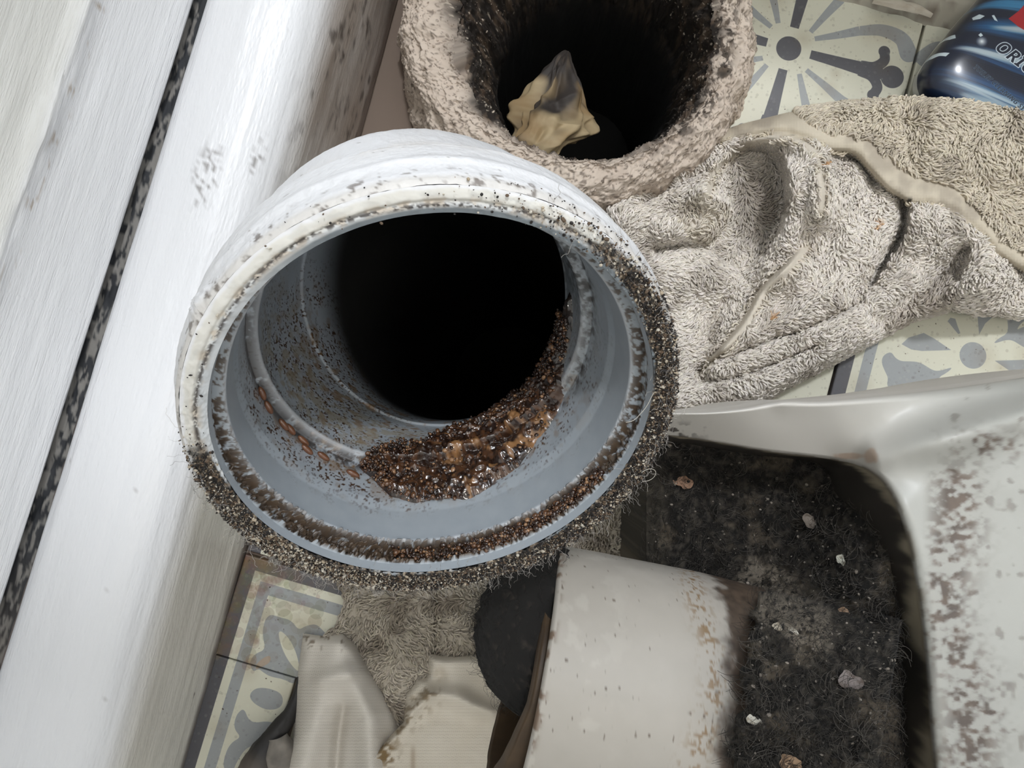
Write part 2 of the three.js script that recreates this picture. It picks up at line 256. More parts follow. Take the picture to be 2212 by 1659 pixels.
// ---------------------------------------------------------------- left side: skirting board, dark gap, sloped boxing panel
const paintBump = noiseTex(512, (x, y) => 0.6 * fbm(x * 40, y * 5, 2, 4) + 0.4 * fbm(x * 90, y * 90, 3, 2));
{
  // profile of the rounded skirting, from the floor up and over to the wall: [a, h]
  const prof = [[-0.169, -0.004], [-0.1695, 0.02], [-0.170, 0.06], [-0.171, 0.098], [-0.1725, 0.108], [-0.177, 0.119], [-0.186, 0.1275], [-0.2, 0.1325], [-0.216, 0.134], [-0.232, 0.132], [-0.244, 0.128], [-0.253, 0.1215], [-0.258, 0.112], [-0.2595, 0.1], [-0.2595, -0.004]];
  const cv = new THREE.CatmullRomCurve3(prof.map(([a, h]) => new THREE.Vector3(a, h, 0)), false, 'catmullrom', 0.3);
  const pts = cv.getSpacedPoints(150);
  const white = [0.8, 0.805, 0.82];
  const g = grid(150, 560, (u, v) => {
    const b = RB0 + 0.005 + v * (0.62 - RB0), q = pts[Math.round(u * 150)];
    const kb = sm(0.35, 0.75, u), big = (fbm(b * 9, u * 6, 1, 3) - 0.5) * 0.0024, fine = (fbm(u * 46, b * 22, 4, 3) - 0.5) * 0.0011;
    const n = cv.getTangent(u), nx = -n.y, ny = n.x; // outward is (-ny..)
    const o = big + fine;
    const a = q.x + (1 - kb) * (0.03 * b - 0.005) + kb * 0.012 * b + nx * o, h = q.y + ny * -o * -1;
    let c = white;
    const face = 1 - sm(0.30, 0.40, u);
    c = mix(c, [0.79, 0.76, 0.69], face * 0.6 * sm(-0.25, 0.0, b) + face * 0.25);
    const far = 1 - sm(-0.2, -0.06, b);
    c = mix(c, [0.30, 0.235, 0.185], face * far * (0.5 + 0.5 * fbm(b * 30, u * 20, 2, 4)));
    const blot = fbm(b * 120, u * 60, 9, 4) * 0.6 + fbm(b * 40, u * 14, 3, 2) * 0.4;
    c = mix(c, [0.05, 0.04, 0.035], face * far * sm(0.56, 0.68, blot) * 0.85);
    // floor dirt line, small dark chips
    c = mix(c, [0.09, 0.06, 0.045], (1 - sm(0.015, 0.05, u + 0.03 * (fbm(b * 50, 2, 2, 3) - 0.5))) * 0.8);
    const chip = fbm(b * 210, u * 110, 7, 2);
    c = mix(c, [0.16, 0.12, 0.1], sm(0.87, 0.92, chip) * (0.5 + face) * 0.7);
    // the long chipped scratch near the viewer, and the dirt spots by the elbow
    const ds = Math.hypot((b - 0.318) / 0.045, (u - 0.42 - (b - 0.318) * 0.25) / 0.018);
    c = mix(c, [0.03, 0.03, 0.03], (1 - sm(0.6, 1, ds)) * sm(0.45, 0.55, fbm(b * 300, u * 150, 5, 3)));
    for (const [bb, uu, rb, ru] of [[-0.10, 0.49, 0.03, 0.035], [-0.058, 0.4, 0.02, 0.03], [-0.12, 0.41, 0.02, 0.015]]) { const d = Math.hypot((b - bb) / rb, (u - uu) / ru); c = mix(c, [0.1, 0.075, 0.06], (1 - sm(0.3, 1, d)) * sm(0.56, 0.66, fbm(b * 620, u * 300, 8, 3)) * 0.7); }
    c = mix(c, [0.35, 0.3, 0.26], sm(0.79, 0.83, u) * sm(0.4, 0.6, fbm(b * 90, 1, 4, 3)) * 0.6);
    return { p: E(a, b, h), c, uv: [u * 3, b * 3] };
  });
  struct('baseboard_left', g, phys({ vertexColors: true, roughness: 0.38, bumpMap: paintBump, bumpScale: 0.0006, clearcoat: 0.25, clearcoatRoughness: 0.35 }));
  // dark gap behind it: a strip of old black and grey paint
  const gap = grid(24, 560, (u, v) => {
    const b = RB0 + 0.005 + v * (0.62 - RB0), a = -0.2575 - 0.0195 * u + 0.011 * b, n = fbm(a * 500, b * 190, 3, 5), h = 0.113 + 0.004 * fbm(a * 300, b * 120, 5, 3);
    let c = mix([0.022, 0.024, 0.028], [0.21, 0.2, 0.185], sm(0.47, 0.56, n + 0.1 * (fbm(b * 14, 4, 1, 2) - 0.5)));
    c = mix(c, [0.13, 0.1, 0.075], sm(0.12, 0.3, b) * 0.5);
    return { p: E(a, b, h), c };
  });
  struct('trim_1', gap, std({ vertexColors: true, roughness: 0.75 }));
  // sloped boxing panel with its lumpy caulk seam
  const panel = grid(130, 420, (u, v) => {
    const b = RB0 + 0.005 + v * (0.62 - RB0);
    // u: 0 under side -> nose -> top of slope against the wall
    let a, h;
    if (u < 0.12) { const t = u / 0.12; a = -0.30 + 0.036 * t; h = 0.112 + 0.008 * t; } else { const t = (u - 0.12) / 0.88; const nose = Math.exp(-t * 28); a = -0.262 - 0.071 * t - 0.002 * nose; h = 0.122 + 0.09 * t + 0.0 * nose; }
    a += 0.008 * b;
    const t = (u - 0.12) / 0.88, seamAt = 0.5 + 0.09 * b + 0.02 * (fbm(b * 12, 1, 1, 2) - 0.5), d = (t - seamAt);
    const lump = bump(d, 0.06) * (0.0018 + 0.0085 * fbm(b * 55, t * 12, 2, 3) * fbm(b * 22, 3, 7, 2)) + (d > 0 ? 0.0012 : 0);
    const o = lump + (fbm(b * 30, t * 20, 6, 3) - 0.5) * 0.0012 + (fbm(b * 8, t * 5, 2, 2) - 0.5) * 0.002;
    if (u > 0.12) { a += o * 0.78; h += o * 0.62; }
    let c = mix([0.8, 0.805, 0.82], [0.79, 0.785, 0.75], sm(-0.02, 0.05, d));
    c = mix(c, [0.38, 0.29, 0.2], bump(d + 0.05, 0.03) * sm(0.66, 0.74, fbm(b * 170, t * 40, 8, 3)) * 0.8);
    return { p: E(a, b, h), c, uv: [t * 2.5, b * 3] };
  });
  struct('trim_2', panel, phys({ vertexColors: true, roughness: 0.42, bumpMap: paintBump, bumpScale: 0.0006, clearcoat: 0.2, clearcoatRoughness: 0.4 }));
}
{ // worn wooden threshold strip beyond the medallion tile
  const g = grid(60, 20, (u, v) => {
    const a = 0.09 + u * 0.3, e = (fbm(u * 16, 2, 3, 3) - 0.5) * 0.006, t = v;
    const b = -0.402 - 0.09 * t + e * (1 - t), h = t < 0.15 ? 0.012 * (t / 0.15) - 0.001 : 0.011 + 0.002 * fbm(u * 30, t * 8, 2, 3);
    let c = mix([0.42, 0.39, 0.32], [0.27, 0.26, 0.22], sm(0.2, 0.35, t)); c = mix(c, [0.1, 0.07, 0.05], sm(0.55, 0.7, fbm(u * 40, t * 14, 5, 4)) * 0.7);
    return { p: E(a, b, h), c };
  });
  struct('trim_3', g, std({ vertexColors: true, roughness: 0.7 }));
  for (const [x0, y0, x1, y1, w] of [[1885, 2, 1985, 26, 0.0045], [1925, 8, 2012, 34, 0.004]]) {
    const A = at(x0, y0, 0.012), B = at(x1, y1, 0.016), d = B.clone().sub(A), s = new THREE.Vector3(-d.z, 0, d.x).normalize();
    const sg = grid(24, 8, (u, v) => { const p = A.clone().addScaledVector(d, u).addScaledVector(s, (v - 0.5) * w * 2 * (1 - Math.abs(u - 0.5)) ); p.y += 0.003 * Math.sin(u * 3.1) + 0.002 * (1 - (2 * v - 1) ** 2); return { p, c: mix([0.6, 0.56, 0.47], [0.33, 0.27, 0.2], fbm(u * 6, v * 5, 1, 3)) }; });
    solid('paint_flake', sg, std({ vertexColors: true, roughness: 0.6 }), y0 < 5 ? 'long cream paint sliver peeling off the threshold, nearer the floor medallion' : 'long cream paint sliver curling beside the blue bottle', 'paint flake');
  }
}

// ---------------------------------------------------------------- soil stack: broken mortar collar with a dark hole
{
  const hub = group('drain_collar', 'crumbling mortar collar round the open dark drain hole in the floor', 'drain');
  // t: 0 outer foot -> outer wall -> top -> rim -> funnel -> pipe down
  const R = [[0, 0.139], [0.10, 0.134], [0.2, 0.130], [0.3, 0.122], [0.38, 0.112], [0.46, 0.101], [0.54, 0.091], [0.6, 0.088], [0.68, 0.083], [0.76, 0.077], [0.84, 0.074], [1, 0.072]];
  const H = [[0, -0.005], [0.10, 0.020], [0.2, 0.040], [0.3, 0.053], [0.38, 0.057], [0.46, 0.057], [0.54, 0.052], [0.6, 0.040], [0.68, 0.012], [0.76, -0.025], [0.84, -0.07], [1, -0.26]];
  const make = (t0, t1, nv) => grid(640, nv, (u, v) => {
    const t = t0 + (t1 - t0) * v, th = u * Math.PI * 2, cx = Math.cos(th), cz = Math.sin(th);
    let r = lerpTab(R, t), h = lerpTab(H, t);
    const rough = t < 0.5 ? 1 : 1.2, n1 = fbm(cx * 3 + 5, cz * 3 + 5, t * 5, 4) - 0.5, n2 = fbm(cx * 11, cz * 11, t * 16, 4) - 0.5, n3 = fbm(cx * 55, cz * 55, t * 70, 4) - 0.5;
    const calm = t > 0.8 ? 0.4 : 1;
    r += (n1 * 0.016 + n2 * 0.008 + n3 * 0.0035) * calm * (t > 0.5 ? -0.8 : 1) * rough; h += (n2 * 0.010 + n3 * 0.0035) * (t > 0.15 && t < 0.75 ? 1 : 0.2);
    // the wall is thicker on the left, thin on the right
    if (t > 0.35) { const k = sm(0.35, 0.56, t) * (1 - sm(0.7, 0.9, t)); r -= k * (0.012 * Math.max(0, -cx) - 0.003 * Math.max(0, cx) - 0.017 * Math.max(0, cz)); }
    const sx = sm(0.6, 0.84, t) * 0.012, sz = sm(0.6, 0.84, t) * 0.002;
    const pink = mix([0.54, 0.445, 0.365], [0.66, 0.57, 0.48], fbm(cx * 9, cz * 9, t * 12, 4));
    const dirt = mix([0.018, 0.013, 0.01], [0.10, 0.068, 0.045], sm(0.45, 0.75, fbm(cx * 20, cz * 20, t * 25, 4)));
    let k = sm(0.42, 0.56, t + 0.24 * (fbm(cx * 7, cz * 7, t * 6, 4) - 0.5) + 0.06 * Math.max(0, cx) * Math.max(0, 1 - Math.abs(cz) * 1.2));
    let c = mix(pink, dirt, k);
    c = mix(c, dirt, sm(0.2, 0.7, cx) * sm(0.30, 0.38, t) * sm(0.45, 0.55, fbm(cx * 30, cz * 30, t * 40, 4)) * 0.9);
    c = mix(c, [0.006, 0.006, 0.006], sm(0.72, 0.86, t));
    c = mix(c, [0.12, 0.09, 0.07], (1 - k) * sm(0.60, 0.68, fbm(cx * 75, cz * 75, t * 110, 3) + 0.12 * (fbm(cx * 8, cz * 8, t * 9, 3) - 0.5)) * 0.75);
    c = mix(c, [0.6, 0.52, 0.42], k * sm(0.72, 0.78, fbm(cx * 60, cz * 60, t * 70, 3)) * (1 - sm(0.7, 0.8, t)));
    return { p: new THREE.Vector3(HOLE.x + cx * r + sx, h, HOLE.z + cz * r + sz), c };
  }, true);
  const m = std({ vertexColors: true, roughness: 0.96 });
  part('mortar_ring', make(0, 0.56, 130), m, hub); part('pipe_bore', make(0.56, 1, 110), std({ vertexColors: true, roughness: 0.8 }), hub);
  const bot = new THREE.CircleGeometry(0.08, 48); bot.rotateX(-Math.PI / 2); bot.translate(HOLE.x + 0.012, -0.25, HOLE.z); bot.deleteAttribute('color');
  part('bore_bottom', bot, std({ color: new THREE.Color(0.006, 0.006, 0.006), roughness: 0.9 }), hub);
  // loose crumbs on the collar
  seed = 55; const cr = inst('crumbs', new THREE.IcosahedronGeometry(1, 0), std({ color: 0xffffff, roughness: 0.95 }), 6000, hub);
  const mg = hub.children[0].geometry, bg = hub.children[1].geometry;
  for (let i = 0; i < 6000; i++) {
    const src = rnd() < 0.62 ? mg : bg, k = Math.floor(rnd() * src.attributes.position.count * (src === bg ? 0.4 : 1)); const P = new THREE.Vector3().fromBufferAttribute(src.attributes.position, k);
    const s = rr(0.0003, 0.0007) + 0.0008 * Math.pow(rnd(), 4); M4.compose(P, Q.setFromEuler(new THREE.Euler(rnd() * 6, rnd() * 6, rnd() * 6)), S3.set(s * rr(0.7, 1.5), s * rr(0.5, 1), s)); cr.setMatrixAt(i, M4);
    const c = mix([src.attributes.color.getX(k), src.attributes.color.getY(k), src.attributes.color.getZ(k)], rnd() < 0.5 ? [0.5, 0.42, 0.34] : [0.03, 0.02, 0.015], src === mg ? 0.25 : rnd() < 0.12 ? 0.8 : 0.1); cr.setColorAt(i, COL.setRGB(...c));
  }
  // the crumpled yellowed wad in the hole
  const A = at(1140, 356, 0.022), B = at(1226, 108, -0.012), d = B.clone().sub(A), s = new THREE.Vector3(-d.z, 0, d.x).normalize();
  const wad = grid(120, 160, (u, v) => {
    const w = lerpTab([[0, 0.008], [0.12, 0.017], [0.35, 0.026], [0.5, 0.029], [0.66, 0.022], [0.8, 0.011], [0.92, 0.005], [1, 0.002]], v), an = u * Math.PI * 2;
    const fold = fbm(Math.cos(an) * 1.7, Math.sin(an) * 1.7 + 8, v * 4, 2) - 0.5, f2 = Math.abs(fbm(Math.cos(an) * 2.2 + 3, Math.sin(an) * 2.2, v * 4.5, 2) - 0.5);
    const q = 1.12 + fold * 1.7 - f2 * 1.1, x = Math.cos(an) * w * q, y = Math.sin(an) * w * q * 0.8 + (0.008 * Math.sin(v * 9));
    const p = A.clone().addScaledVector(d, v).addScaledVector(s, x + 0.008 * bump(v - 0.45, 0.25)); p.y += y - 0.006;
    let c = mix([0.40, 0.31, 0.18], [0.27, 0.18, 0.085], sm(0.35, 0.6, fbm(u * 5, v * 6, 2, 4)));
    const spine = bump(u - 0.27 - 0.05 * Math.sin(v * 7), 0.055) * sm(0.25, 0.5, v) + sm(0.66, 0.8, v) + bump(u - 0.37, 0.03) * 0.6; c = mix(c, [0.035, 0.028, 0.024], Math.min(1, spine * 1.6));
    c = mix(c, [0.12, 0.09, 0.06], sm(0.1, 0.25, f2) * 0.5);
    return { p, c };
  }, true);
  solid('paper_wad', wad, std({ vertexColors: true, roughness: 0.7 }), 'crumpled yellowed paper wad stuffed down the open drain hole', 'paper wad');
}

// ---------------------------------------------------------------- the plastic soil pipe elbow, mouth towards the viewer
const DEG = Math.PI / 180, wrapDeg = (d) => ((d % 360) + 540) % 360 - 180;
// inner radius along the bore
const BORE = [[-0.001, 0.0625], [0.0, 0.0622], [0.0030, 0.0618], [0.0042, 0.0618], [0.0046, 0.0636], [0.0092, 0.0634], [0.0098, 0.0596], [0.0110, 0.0588], [0.024, 0.0582], [0.028, 0.0572], [0.042, 0.0566], [0.0445, 0.0566], [0.0452, 0.0535], [0.0465, 0.0529], [0.092, 0.0524], [0.0926, 0.0515], [0.12, 0.0512], [9, 0.05]];
const mm = (r, cx, cy, s, f, o) => fbm(r * cx * 1000 * f + 40, r * cy * 1000 * f + 40, s * 1000 * f, o);
const elbow = group('soil_pipe_elbow', 'white painted grey plastic soil pipe elbow with a wide dirty open mouth', 'pipe');
{
  // outside, painted white
  const OUT = [[0.0, 0.0690], [0.0012, 0.0700], [0.004, 0.0706], [0.018, 0.0708], [0.0245, 0.0708], [0.028, 0.0696], [0.033, 0.0664], [0.04, 0.0645], [0.06, 0.0625], [0.08, 0.0585], [0.1, 0.057], [9, 0.057]];
  const NS = 230, sOf = (v) => v < 0.62 ? v / 0.62 * 0.075 : 0.075 + (v - 0.62) / 0.38 * (LTOT - 0.075);
  const out = grid(760, NS, (u, v) => {
    const s = sOf(v), th = u * 360 * DEG, cx = Math.cos(th), cy = Math.sin(th); let r = lerpTab(OUT, s);
    const d = wrapDeg(u * 360 - 225), ridge = bump(s - 0.0105 - 0.001 * Math.sin(th * 3), 0.0028) * 0.0009 * sm(150, 60, Math.abs(wrapDeg(u * 360 - 260)));
    const near = s < 0.01 ? 0.35 : 1; r += ((mm(r, cx, cy, s, 0.0667, 3) - 0.5) * 0.0010 * near + (mm(r, cx, cy, s, 0.433, 3) - 0.5) * 0.0004) + ridge;
    const splat = Math.hypot(wrapDeg(u * 360 - 216) / 6, (s - 0.005) / 0.005); r += (1 - sm(0.3, 1, splat)) * 0.0013 * (0.3 + mm(r, cx, cy, s, 1, 3));
    let c = [0.8, 0.8, 0.81];
    c = mix(c, [0.66, 0.56, 0.44], bump(s - 0.036, 0.01) * sm(0.45, 0.62, mm(r, cx, cy, s, 0.0833, 4)) * 0.6);
    // dirt creeping over the lower lip
    const low = sm(0.05, 0.75, cy) * (1 - sm(0.002, 0.016, s)); c = mix(c, [0.09, 0.075, 0.06], low * sm(0.32, 0.5, mm(r, cx, cy, s, 0.5, 4)));
    c = mix(c, [0.55, 0.5, 0.42], (1 - sm(0.001, 0.004, s)) * 0.5);
    c = mix(c, [0.12, 0.09, 0.07], (1 - sm(0.003, 0.009, s)) * sm(0.6, 0.7, mm(r, cx, cy, s, 0.467, 4)) * 0.8);
    c = mix(c, [0.13, 0.1, 0.08], sm(0.84, 0.88, mm(r, cx, cy, s, 0.8, 2)) * 0.6);
    return { p: onPipe(s, r, th), c, uv: [u * 5, s * 12] };
  }, true);
  part('painted_body', out, phys({ vertexColors: true, roughness: 0.4, bumpMap: paintBump, bumpScale: 0.0004, clearcoat: 0.25, clearcoatRoughness: 0.35 }), elbow);
  // rim face between bore and outer corner
  const rim = grid(1100, 40, (u, v) => {
    const dg = u * 360, th = dg * DEG, cx = Math.cos(th), cy = Math.sin(th), r0 = 0.0622, r1 = 0.0690, r = r0 + (r1 - r0) * v;
    const top = sm(-30, 40, 100 - Math.abs(wrapDeg(dg - 262))); // 1 over the top left
    const right = bump(wrapDeg(dg + 5), 48), bot = sm(95, 55, Math.abs(wrapDeg(dg - 92)));
    const dirtAmt = Math.min(1, 0.95 * bot + 0.9 * right + 0.35 * bump(wrapDeg(dg - 170), 30));
    let s = 0;
    const n = mm(r, cx, cy, s, 1.33, 4), n2 = mm(r, cx, cy, s, 0.367, 4);
    s = -0.0008 * Math.sin(v * Math.PI) + 0.0005 * bump(v - 0.45, 0.08) + dirtAmt * ((n - 0.5) * 0.0022 - 0.0006 * n2) + (n2 - 0.5) * 0.0006;
    let c = mix([0.60, 0.62, 0.63], [0.74, 0.72, 0.66], sm(0.25, 0.55, v));
    c = mix(c, [0.30, 0.34, 0.37], sm(0.45, 0.6, n2 + 0.2 * right) * (1 - sm(0.7, 0.9, v)) * (0.15 + 0.65 * Math.max(right, bot)));
    c = mix(c, [0.62, 0.52, 0.4], bump(v - 0.42, 0.2) * sm(0.46, 0.6, n2) * 0.7 * top);
    // soot line along the middle of the rim, left and top
    c = mix(c, [0.06, 0.05, 0.045], bump(v - 0.38 - 0.07 * Math.sin(dg * 0.11), 0.1) * sm(0.42, 0.56, mm(r, cx, cy, s, 1.3, 3) + 0.08 * bump(wrapDeg(dg - 178), 40)) * 0.95);
    c = mix(c, [0.20, 0.23, 0.25], (1 - sm(0.16, 0.26, v + 0.1 * (n2 - 0.5))) * sm(110, 80, Math.abs(wrapDeg(dg + 30))) * 0.9);
    const grain = mix([0.02, 0.017, 0.015], mix([0.16, 0.12, 0.085], [0.5, 0.42, 0.31], sm(0.5, 0.75, mm(r, cx, cy, s, 2, 2))), sm(0.46, 0.6, n));
    c = mix(c, grain, sm(0.32, 0.5, dirtAmt * (0.55 + 0.9 * mm(r, cx, cy, s, 0.2, 4)) * (0.5 + 0.5 * sm(0.05, 0.25, v))));
    c = mix(c, [0.8, 0.8, 0.81], sm(0.82, 0.95, v + 0.2 * (n2 - 0.5)) * (1 - bot) * 0.9);
    return { p: onPipe(s, r, th), c };
  }, true);
  part('rim', rim, std({ vertexColors: true, roughness: 0.75 }), elbow);
  // bore
  const SL = [[0, 0]]; { let L = 0, ps = 0, pr = lerpTab(BORE, 0); for (let q = 1; q <= 13000; q++) { const cs = q * 1e-5, c_ = lerpTab(BORE, cs); L += Math.hypot(cs - ps, c_ - pr); ps = cs; pr = c_; if (q % 4 === 0) SL.push([L, cs]); } SL.forEach((p) => { p[0] /= L; }); }
  const sAt = (w) => { let lo = 0, hi = SL.length - 1; while (hi - lo > 1) { const m = (lo + hi) >> 1; if (SL[m][0] <= w) lo = m; else hi = m; } return SL[lo][1] + (SL[hi][1] - SL[lo][1]) * (w - SL[lo][0]) / (SL[hi][0] - SL[lo][0]); };
  const bore = grid(900, 340, (u, v) => {
    const s = v < 0.88 ? sAt(v / 0.88) : 0.13 + (v - 0.88) / 0.12 * (LTOT - 0.13);
    const dg = u * 360, th = dg * DEG, cx = Math.cos(th), cy = Math.sin(th); let r = lerpTab(BORE, s);
    const n = mm(r, cx, cy, s, 0.233, 4), nf = mm(r, cx, cy, s, 1.25, 3);
    r += (mm(r, cx, cy, s, 0.05, 3) - 0.5) * 0.0005;
    let c = mix([0.36, 0.40, 0.44], [0.43, 0.47, 0.50], n);
    const botk = sm(110, 40, Math.abs(wrapDeg(dg - 95))), lf = sm(68, 25, Math.abs(wrapDeg(dg - 137)));
    // groove gunk
    const g1 = s > 0.0036 && s < 0.0105 ? 1 : 0; c = mix(c, mix([0.03, 0.022, 0.018], [0.13, 0.085, 0.05], nf), g1 * sm(0.4, 0.5, mm(r, cx, cy, s, 0.75, 4) + 0.22 * botk - 0.07));
    if (g1) r -= 0.0016 * sm(0.4, 0.6, nf) * botk;
    // spatter of fine brown specks
    const spk = sm(0.62 - 0.04 * lf, 0.68 - 0.04 * lf, nf) * sm(0.02, 0.034, s + 0.012 * (n - 0.5)) * (0.2 + 0.8 * Math.max(botk, lf)) * sm(0.35, 0.55, mm(r, cx, cy, s, 0.117, 3) + 0.1 * lf);
    c = mix(c, [0.075, 0.036, 0.017], Math.min(1, spk * 1.3));
    const stain = sm(0.54, 0.68, mm(r, cx, cy, s, 0.267, 5)) * botk * sm(0.018, 0.045, s); c = mix(c, [0.26, 0.16, 0.075], stain * 0.75);
    c = mix(c, [0.34, 0.3, 0.22], sm(0.045, 0.055, s) * (1 - sm(0.07, 0.1, s)) * lf * sm(0.45, 0.6, mm(r, cx, cy, s, 0.333, 4)) * 0.7);
    // dark dirt on the ledge before the inner sleeve, mostly left
    c = mix(c, [0.045, 0.035, 0.03], bump(s - 0.0435, 0.0035) * sm(0.35, 0.5, mm(r, cx, cy, s, 0.433, 4) + 0.15 * bump(wrapDeg(dg - 175), 40) - 0.05) * 0.95);
    c = mix(c, [0.68, 0.7, 0.72], bump(s - 0.0458, 0.0008) * 0.7); c = mix(c, [0.7, 0.72, 0.74], bump(s - 0.0106, 0.0006) * 0.7);
    // streaky grime high on the right
    c = mix(c, [0.05, 0.045, 0.04], bump(wrapDeg(dg + 25), 26) * sm(0.03, 0.045, s) * sm(0.44, 0.56, mm(r, cx, cy, s, 0.667, 4)) * 0.85);
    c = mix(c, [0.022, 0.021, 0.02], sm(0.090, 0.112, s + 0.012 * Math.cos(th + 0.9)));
    return { p: onPipe(s, r, th), c };
  }, true);
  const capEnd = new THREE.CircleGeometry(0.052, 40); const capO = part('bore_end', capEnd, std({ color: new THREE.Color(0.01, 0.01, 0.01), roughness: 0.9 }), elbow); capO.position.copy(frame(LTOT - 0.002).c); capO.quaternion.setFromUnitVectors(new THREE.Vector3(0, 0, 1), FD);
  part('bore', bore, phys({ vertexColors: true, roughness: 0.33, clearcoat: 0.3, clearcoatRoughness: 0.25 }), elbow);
  // crumbs, grit and fluff on the dirty half of the rim
  seed = 91; const NG = 15000, gr = inst('grit', new THREE.IcosahedronGeometry(1, 0), std({ color: 0xffffff, roughness: 0.7 }), NG, elbow);
  for (let i = 0; i < NG; i++) {
    let dg; do { dg = rnd() * 360; } while (rnd() > Math.min(1, sm(100, 50, Math.abs(wrapDeg(dg - 92))) + 0.85 * bump(wrapDeg(dg + 8), 36) + 0.004));
    const onOut = rnd() < 0.18, r = onOut ? 0.0703 : 0.0622 + 0.0072 * Math.pow(rnd(), 0.7), s = onOut ? rr(0, 0.006) : -0.0006 - rnd() * 0.0012; const p = onPipe(s, r, dg * DEG);
    const k = rr(0.00012, 0.00022) + 0.0004 * Math.pow(rnd(), 5); M4.compose(p, Q.setFromEuler(new THREE.Euler(rnd() * 6, rnd() * 6, rnd() * 6)), S3.set(k, k * rr(0.5, 1), k * rr(0.8, 1.8))); gr.setMatrixAt(i, M4);
    const v = rnd() + 0.28 * bump(wrapDeg(dg - 128), 26); gr.setColorAt(i, COL.setRGB(...(v < 0.5 ? [0.018, 0.014, 0.012] : v < 0.78 ? [0.12, 0.08, 0.05] : mix([0.4, 0.32, 0.22], [0.62, 0.58, 0.5], rnd()))));
  }
  const hair = []; for (let i = 0; i < 5; i++) { const a = []; let x = 0, y = 0, h = rr(-1, 1); for (let k = 0; k < 8; k++) { a.push(new THREE.Vector3(x, y, rr(0, 0.0012))); h += rr(-0.8, 0.8); x += Math.cos(h) * 0.0012; y += Math.sin(h) * 0.0012; } hair.push(new THREE.TubeGeometry(new THREE.CatmullRomCurve3(a), 14, 0.000055, 4)); }
  const NF = 950, fl = inst('lint_fibres', mergeGeometries(hair.slice(0, 2)), std({ color: 0xffffff, roughness: 0.8 }), NF, elbow);
  for (let i = 0; i < NF; i++) {
    let dg; do { dg = rnd() * 360; } while (rnd() > Math.min(1, sm(90, 50, Math.abs(wrapDeg(dg - 100))) + 0.8 * bump(wrapDeg(dg - 5), 35)));
    const p = onPipe(-0.001 + rr(0, 0.002), rr(0.0645, 0.0708), dg * DEG); M4.compose(p, Q.setFromEuler(new THREE.Euler(rnd() * 6, rnd() * 6, rnd() * 6)), S3.setScalar(rr(0.3, 0.9))); fl.setMatrixAt(i, M4);
    const g = rr(0.15, 0.6); fl.setColorAt(i, COL.setRGB(g, g * 0.93, g * 0.85));
  }
}
{ // long pale hairs caught on the right of the rim
  const hm = std({ color: new THREE.Color(0.62, 0.58, 0.5), roughness: 0.7 });
  [[-2, 0.0625, 'fine pale hair curling out of the pipe groove, upper of the two on the right'], [28, 0.0708, 'fine pale hair looping off the rim near the toilet outlet, lower of the two']].forEach(([dg, r, label], k) => {
    seed = 900 + k; const pts = [], o = onPipe(-0.001, r, dg * DEG); let p = new THREE.Vector3(), h = k ? 0.4 : 1.9; for (let q = 0; q < 9; q++) { pts.push(p.clone()); h += rr(-0.2, 0.75) * (k ? -1 : 1); p = p.clone().addScaledVector(A0, Math.cos(h) * 0.0016).addScaledVector(B0, Math.sin(h) * 0.0016).addScaledVector(NV, rr(0, 0.0006)); }
    solid('hair', new THREE.TubeGeometry(new THREE.CatmullRomCurve3(pts), 40, 0.00009, 5), hm, label, 'hair').position.copy(o);
  });
}
{ // two grey lint balls hanging on the lower edge of the rim
  for (const [dg, r, label] of [[139, 0.0715, 'small grey lint ball caught on the rim of the pipe above the corner tile'], [110, 0.0722, 'small grey lint ball hanging from the lowest edge of the pipe rim']]) {
    seed = 600 + dg; const gs = []; for (let k = 0; k < 70; k++) { const a = []; let v = new THREE.Vector3(rr(-1, 1), rr(-1, 1), rr(-1, 1)).multiplyScalar(0.0012), d = new THREE.Vector3(rr(-1, 1), rr(-1, 1), rr(-1, 1)); for (let q = 0; q < 6; q++) { a.push(v.clone()); d.add(new THREE.Vector3(rr(-1, 1), rr(-1, 1), rr(-1, 1))).addScaledVector(v, -260).normalize(); v.addScaledVector(d, 0.0009); } gs.push(new THREE.TubeGeometry(new THREE.CatmullRomCurve3(a), 9, 0.00008, 3)); }
    const o = solid('lint_ball', mergeGeometries(gs), std({ color: new THREE.Color(0.5, 0.47, 0.43), roughness: 1 }), label, 'lint'); o.position.copy(onPipe(0.0015, r, dg * DEG));
  }
}
